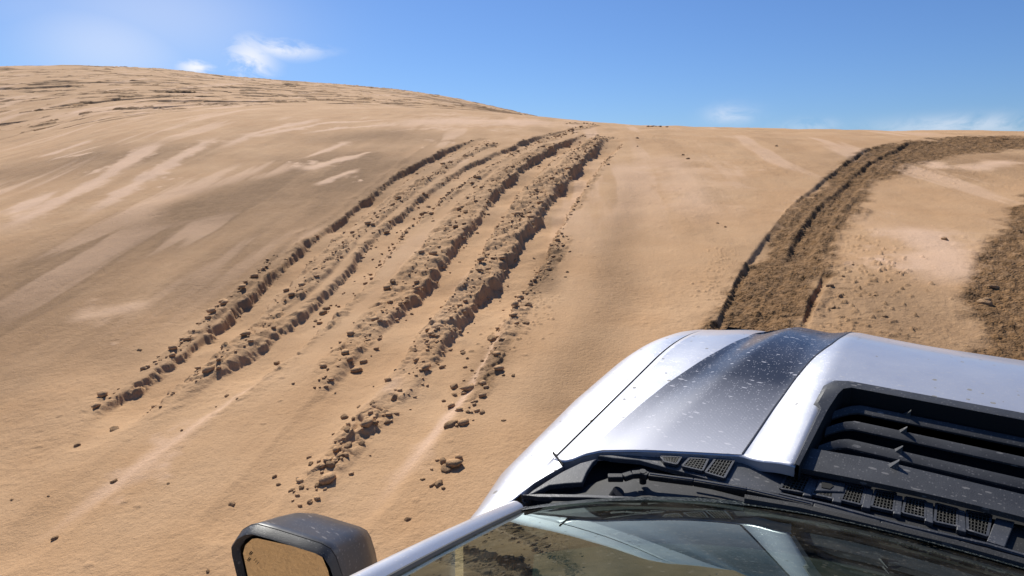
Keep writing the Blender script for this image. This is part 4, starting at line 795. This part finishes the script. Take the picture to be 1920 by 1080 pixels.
# ---- wiper ----
wz = -.785
wa = [(-0.518,0.985),(-0.492,0.999),(-0.481,1.016),(-0.464,1.028),(-0.451,1.026),(-0.37,1.049),(-0.276,1.068),(-0.164,1.077),(-0.06,1.08),(0.051,1.086),(0.159,1.088)]
wp = [(x, y, wz) for x, y in wa]
wg = G()
for k in range(len(wp)-1): wg.bar(wp[k], wp[k+1], .012 if k > 3 else .014, .012)
wiper = G().add([], []).add(wg.v, wg.f).out('windscreen_wiper', M_black, None, bev=.002)
G().tube([(wp[3][0], wp[3][1], wz-.02), (wp[3][0], wp[3][1], wz+.007)], .007, 16).out('wiper_nut', M_black, wiper)
G().tube([(wp[0][0]+.02, wp[0][1]-.015, wz-.03), (wp[0][0]+.03, wp[0][1]-.015, wz-.012)], .012, 14).out('wiper_pivot', M_black, wiper)
wl_ = [(-0.449,1.026),(-0.37,1.047),(-0.276,1.066),(-0.168,1.076)]
G().tube([(x, y, wz+.0065) for x, y in wl_], .0012, 6).out('wiper_edge', M_rim, wiper)
wb = [(-0.265,1.012),(-0.177,1.031),(-0.064,1.041),(0.052,1.051),(0.156,1.052)]
G().tube([(x, y, -.764) for x, y in wb], .011, 8).out('wiper_blade', M_black, wiper)
# ---- windscreen, pillars, roof ----
def gs(u, s):                       # u -1..1 across, s metres back from the base
    return (TC+u*(.715-.235*s), ybase(u*.715)-s*(1-.0*abs(u)), -.772+.55*s-.06*s*s+.018*(1-u*u)*0)
SM = .97
P = [[gs(u, s) for u in np.linspace(-1, 1, 49)] for s in np.linspace(-.01, SM, 40)]
ws = G().grid(P).out('windshield', M_glass)
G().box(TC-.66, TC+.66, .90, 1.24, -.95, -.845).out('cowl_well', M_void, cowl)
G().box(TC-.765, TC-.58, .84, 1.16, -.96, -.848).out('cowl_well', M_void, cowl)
def frit_mat():
    m, t, p = mat('black_glass_border'); v = nd(t, 'ShaderNodeTexCoord').outputs['Object']
    n_1 = noise(t, v, 240, 3, .7); col = mixc(t, rng(t, n_1, .56, .60), (.012, .016, .016, 1), (.17, .19, .18, 1)); t.links.new(col, p.inputs['Base Color']); p.inputs['Roughness'].default_value = .25; return m
P = [[tuple(np.array(gs(u, s))+np.array([0, .0, .003])) for u in np.linspace(-1, 1, 49)] for s in np.linspace(-.01, .030, 5)]
G().grid(P).out('glass_border', frit_mat(), ws)
for sgn in (-1, 1):
    e = [gs(sgn*1.0, s) for s in np.linspace(-.01, SM, 30)]
    def off(p, du, dz): return (p[0]+sgn*du, p[1], p[2]+dz)
    P = [[off(p, -.006-.004*k_, .001) for k_, p in ((min(1, i/10), p) for i, p in enumerate(e))], [off(p, .000, .010) for p in e], [off(p, .010, .013) for p in e], [off(p, .019, .010) for p in e], [off(p, .028, -.004) for p in e], [off(p, .032, -.035) for p in e]]
    ap = G().grid(P).out('windshield_pillar', M_paint, sharp=60)
    G().tube([off(p, -.010, .002) for p in e], .006, 8).out('pillar_seal', M_rub, ap)
# roof
P = []
for t_ in np.linspace(0, 1, 20):
    r_ = []
    for u in np.linspace(-1, 1, 31):
        f_ = gs(u, SM); y = lerp(f_[1], -1.75, t_); z = lerp(f_[2], -.245, min(1, t_*3))+.012*(1-u*u)*min(1, t_*4)
        r_.append((lerp(f_[0], TC+u*.57, min(1, t_*3)), y, z-.03*abs(u)**6*min(1, t_*3)))
    P.append(r_)
G().grid(P).out('roof', M_paint, solid=.006)
# cab sides, doors and windows
for sgn in (-1, 1):
    def sx(y, z):                       # half width of the body side
        base = .80+.10*sm(.8, 1.1, y)*0
        if z < -.86: return float(GU+rad(.85)+.045*math.sin(min(1, (-.86-z)/.5)*PI/2))
        return float(lerp(GU+rad(.85), .60, (z+.86)/.58))
    for y0, y1, nm in ((-.30, .80, 'front_door'), (-1.30, -.31, 'rear_door')):
        P = [[(TC+sgn*sx(y, z), y, z) for z in np.linspace(-1.62, -.86, 12)] for y in np.linspace(y0+.004, y1-.004, 12)]
        dr = G().grid(P).out(nm, M_paint, sharp=60)
        hy = y0+.16; G().bar((TC+sgn*(sx(0, -1.0)+.02), hy-.08, -1.0), (TC+sgn*(sx(0, -1.0)+.02), hy+.10, -1.0), .02, .03).out('door_handle', M_plas, dr, bev=.005)
        ytop = lambda z: min(y1, .50-(z+.82)*1.45) if nm == 'front_door' else y1
        P = [[(TC+sgn*(sx(0, z)-.012), lerp(y0+.02, ytop(z)-.03, t_), z) for z in np.linspace(-.86, -.32, 8)] for t_ in np.linspace(0, 1, 8)]
        G().grid(P).out('door_window', M_sglass, dr)
    for yb in (-.30, -1.30, -1.72):
        G().bar((TC+sgn*(sx(0, -.86)-.015), yb, -.86), (TC+sgn*(.60), yb, -.29), .05, .07, up=(0, 1, 0)).out('cab_pillar', M_paint)
    P = [[(TC+sgn*sx(y, z), y, z) for z in np.linspace(-1.62, -.86, 12)] for y in np.linspace(-1.75, -1.31, 6)]; G().grid(P).out('cab_side', M_paint)
    P = []; 
    vs = [[(TC+sgn*(.93+.02*math.sin((z+1.62)/.76*PI)), y, z) for z in np.linspace(-1.62, -.88, 16)] for y in np.linspace(-3.25, -1.77, 46)]
    fs = []; fl = [p for r in vs for p in r]; m_ = 16
    for i in range(45):
        for j in range(15):
            c4 = [fl[i*m_+j], fl[i*m_+j+1], fl[(i+1)*m_+j+1], fl[(i+1)*m_+j]]
            if all(math.hypot(c_[1]-AXR, c_[2]-WZ) < .54 for c_ in c4): continue
            fs.append((i*m_+j, i*m_+j+1, (i+1)*m_+j+1, (i+1)*m_+j))
    bs = part('bed_side', fl, fs, M_paint)
    arc = [(TC+sgn*(.95), AXR+.545*math.cos(a_), WZ+.545*math.sin(a_)) for a_ in np.linspace(-.15, PI+.15, 24)]; G().tube(arc, .035, 8).out('arch_flare', M_plas, bs)
    G().box(TC+sgn*.80, TC+sgn*.935, -3.25, -1.78, -.90, -.875).out('bed_rail', M_plas, bs)
    G().box(TC+sgn*.84, TC+sgn*.955, -3.27, -3.20, -1.25, -.95).out('tail_light', M_red)
    G().box(min(TC+sgn*.86, TC+sgn*1.0), max(TC+sgn*.86, TC+sgn*1.0), -1.2, .85, -1.75, -1.70).out('running_board', M_plas)
G().box(TC-.9, TC+.9, -3.27, -3.23, -1.55, -.90).out('tailgate', M_paint); G().box(TC-.85, TC+.85, -3.2, -1.78, -1.45, -1.40).out('bed_floor', M_plas)
G().box(TC-.84, TC+.84, -1.77, -1.74, -1.5, -.86).out('cab_rear', M_paint); G().box(TC-.60, TC+.60, -1.765, -1.755, -.858, -.33).out('rear_window', M_sglass)
G().box(TC-.82, TC+.82, -3.2, 2.25, -1.66, -1.60).out('chassis', M_void)
# cabin
P = [[(TC+u, lerp(ybase(u)-.03, .30, t_), lerp(-.80, -.80, t_)-.03*math.sin(t_*PI)*0-.12*t_**4) for t_ in np.linspace(0, 1, 10)] for u in np.linspace(-.66, .66, 20)]
P = [r+[(r[-1][0], .30, -1.3)] for r in P]; G().grid(P).out('dashboard', M_int)
ring = [(-.26+.19*math.cos(a_), .16-.07*math.sin(a_), -.92+.175*math.sin(a_)) for a_ in np.linspace(0, 2*PI, 33)]; sw = G().tube(ring, .014, 8).out('steering_wheel', M_int); G().bar((-.43, .16, -.92), (-.09, .16, -.92), .04, .03).out('wheel_spoke', M_int, sw)
for x in (-.26, .48):
    st = G().box(x-.24, x+.24, -.85, -.35, -1.25, -1.10).out('seat', M_int, bev=.04); G().box(x-.23, x+.23, -.98, -.86, -1.12, -.55).out('seat_back', M_int, st, bev=.04)
G().box(TC-.8, TC+.8, -1.73, .85, -1.59, -1.55).out('cabin_floor', M_int)
# ---- wheels ----
def wheel(x, y, sgn):
    g_ = G(); prof = [(.20, .0), (.215, .10), (.36, .135), (.415, .125), (RW, .10), (RW, 0)]; prof = [(r_, -w2) for r_, w2 in prof][:-1]+[(r_, w2) for r_, w2 in prof[::-1]]
    P = []
    for k in range(65):
        a_ = 2*PI*k/64; P.append([(x+w2, y+(r_+(.012 if (k % 2 and r_ > .42) else 0))*math.cos(a_), WZ+(r_+(.012 if (k % 2 and r_ > .42) else 0))*math.sin(a_)) for r_, w2 in prof])
    wh = bpy.data.objects.new('wheel', None); S.collection.objects.link(wh); wh.parent = truck; wh.location = Vector((x, y, WZ))-ORG
    t_ = g_.grid(P).out('tyre', M_tyre, truck); t_.parent = wh; t_.location = -wh.location
    r2 = G()
    for k in range(6):
        a_ = 2*PI*k/6; r2.bar((x+sgn*.09, y+.05*math.cos(a_), WZ+.05*math.sin(a_)), (x+sgn*.10, y+.215*math.cos(a_), WZ+.215*math.sin(a_)), .05, .03, up=(1, 0, 0))
    r2.tube([(x-sgn*.02, y, WZ), (x+sgn*.11, y, WZ)], .06, 16)
    P = [[(x+sgn*w2, y+r_*math.cos(2*PI*k/40), WZ+r_*math.sin(2*PI*k/40)) for r_, w2 in ((.0, .02), (.19, .02), (.205, .11), (.225, .115))] for k in range(41)]
    r2.grid(P); q_ = r2.out('rim', M_rim, truck); q_.parent = wh; q_.location = -wh.location
for x, y, s_ in ((TC-.86, AXF, -1), (TC+.86, AXF, 1), (TC-.86, AXR, -1), (TC+.86, AXR, 1)): wheel(x, y, s_)
# ---- mirrors ----
MO = Vector([(-1.112,0.548)][0]+(-.875,)) if False else None
mo = [(-1.113,0.532)][0]; mi = [(-0.924,0.618)][0]
def mirror(flip):
    O = Vector((mo[0], mo[1], -.86)); I = Vector((mi[0], mi[1], -.86)); e1 = (I-O); W_ = e1.length; e1.normalize(); up = Vector((0, 0, 1)); fw_ = up.cross(e1)*1.0
    if fw_.y < 0: fw_ = -fw_
    H_ = W_*1.25
    def at(a_, b_, c_):                 # across 0..1, up (0 top, -1 bottom), depth forward
        p = O+e1*(a_*W_)+up*(b_*W_)+fw_*c_
        return (2*TC-p.x, p.y, p.z) if flip else tuple(p)
    # outline of the rear face, clockwise from lower outer corner
    oc = [(0.0, -1.2), (-.01, -.6), (.0, -.10), (.015, .0), (.10, .105), (.20, .165), (.27, .175), (.45, .13), (.70, .055), (.88, .0), (.96, -.05), (1.0, -.15), (1.03, -.4), (1.03, -1.1), (.9, -1.28), (.2, -1.3)]
    def ring_(sc, dp, lift=0, n=0):
        cx, cy = .52, -.55; return [at(cx+(a_-cx)*sc+n, cy+(b_-cy)*sc+lift, dp) for a_, b_ in oc]
    g_ = G(); rg = [ring_(.90, .012), ring_(.985, -.002), ring_(1.0, .004), ring_(1.005, .022)]
    m_ = len(oc)
    rg = [r+[r[0]] for r in rg]; bz = g_.grid(rg).out('side_mirror', M_plas, None, sharp=40, label='black wing mirror on the left door' if not flip else 'black wing mirror on the right door')
    g_ = G(); rg = [ring_(.992, .022), ring_(1.00, .026), ring_(1.00, .05, -.07), ring_(.97, .10, -.17, .03), ring_(.92, .14, -.24, .06), ring_(.80, .175, -.29, .10), ring_(.55, .20, -.33, .12), ring_(.2, .207, -.33, .12)]
    rg = [r+[r[0]] for r in rg]; g_.grid(rg).out('mirror_cap', M_gloss, bz, sharp=50)
    sm_ = ring_(.998, .0235); G().tube(sm_+[sm_[0]], .0018, 6).out('housing_seam', M_black, bz)
    ge = None
    gl = [(.09, -1.1), (.07, -.5), (.085, -.12), (.13, -.02), (.22, .06), (.28, .07), (.60, .01), (.84, -.045), (.90, -.10), (.93, -.25), (.95, -1.0), (.85, -1.15), (.2, -1.18)]
    gg = [at(a_, b_, .010) for a_, b_ in gl]; go = G().add(gg, [tuple(range(len(gg)))]).out('mirror_glass', M_mirror, bz, smooth=False)
    if not flip:
        ic = G()
        for cx, cy in ((.135, -.185), (.17, -.11)):
            for a0 in range(4):
                a_ = a0*PI/2; r_ = .016
                p1 = at(cx+r_*math.cos(a_), cy+r_*math.sin(a_), .0085); p2 = at(cx+r_*math.cos(a_+PI/2), cy+r_*math.sin(a_+PI/2), .0085); ic.bar(p1, p2, .0012, .0008)
        for k in range(3): ic.bar(at(.185+.012*k, -.19-.02*k, .0085), at(.200+.012*k, -.175-.02*k, .0085), .0012, .0008)
        ic.out('warning_symbol', M_black, go, smooth=False)
    foot = at(1.0, -1.15, .06); 
    G().bar(foot, (TC+(.83 if flip else -.83), .55, -1.05), .07, .05).out('mirror_arm', M_plas, bz, bev=.01)
def gloss():
    m, t, p, v, f, spot, film, *_ = dusty('mirror_cap_black', None, .3, amt=.5)
    col = mixc(t, mth(t, 'MULTIPLY', f, .6), (.035, .035, .038, 1), (.36, .33, .31, 1)); t.links.new(col, p.inputs['Base Color']); p.inputs['Roughness'].default_value = .33; p.inputs['Specular IOR Level'].default_value = .6; return m
M_gloss = gloss()
mirror(False); mirror(True)
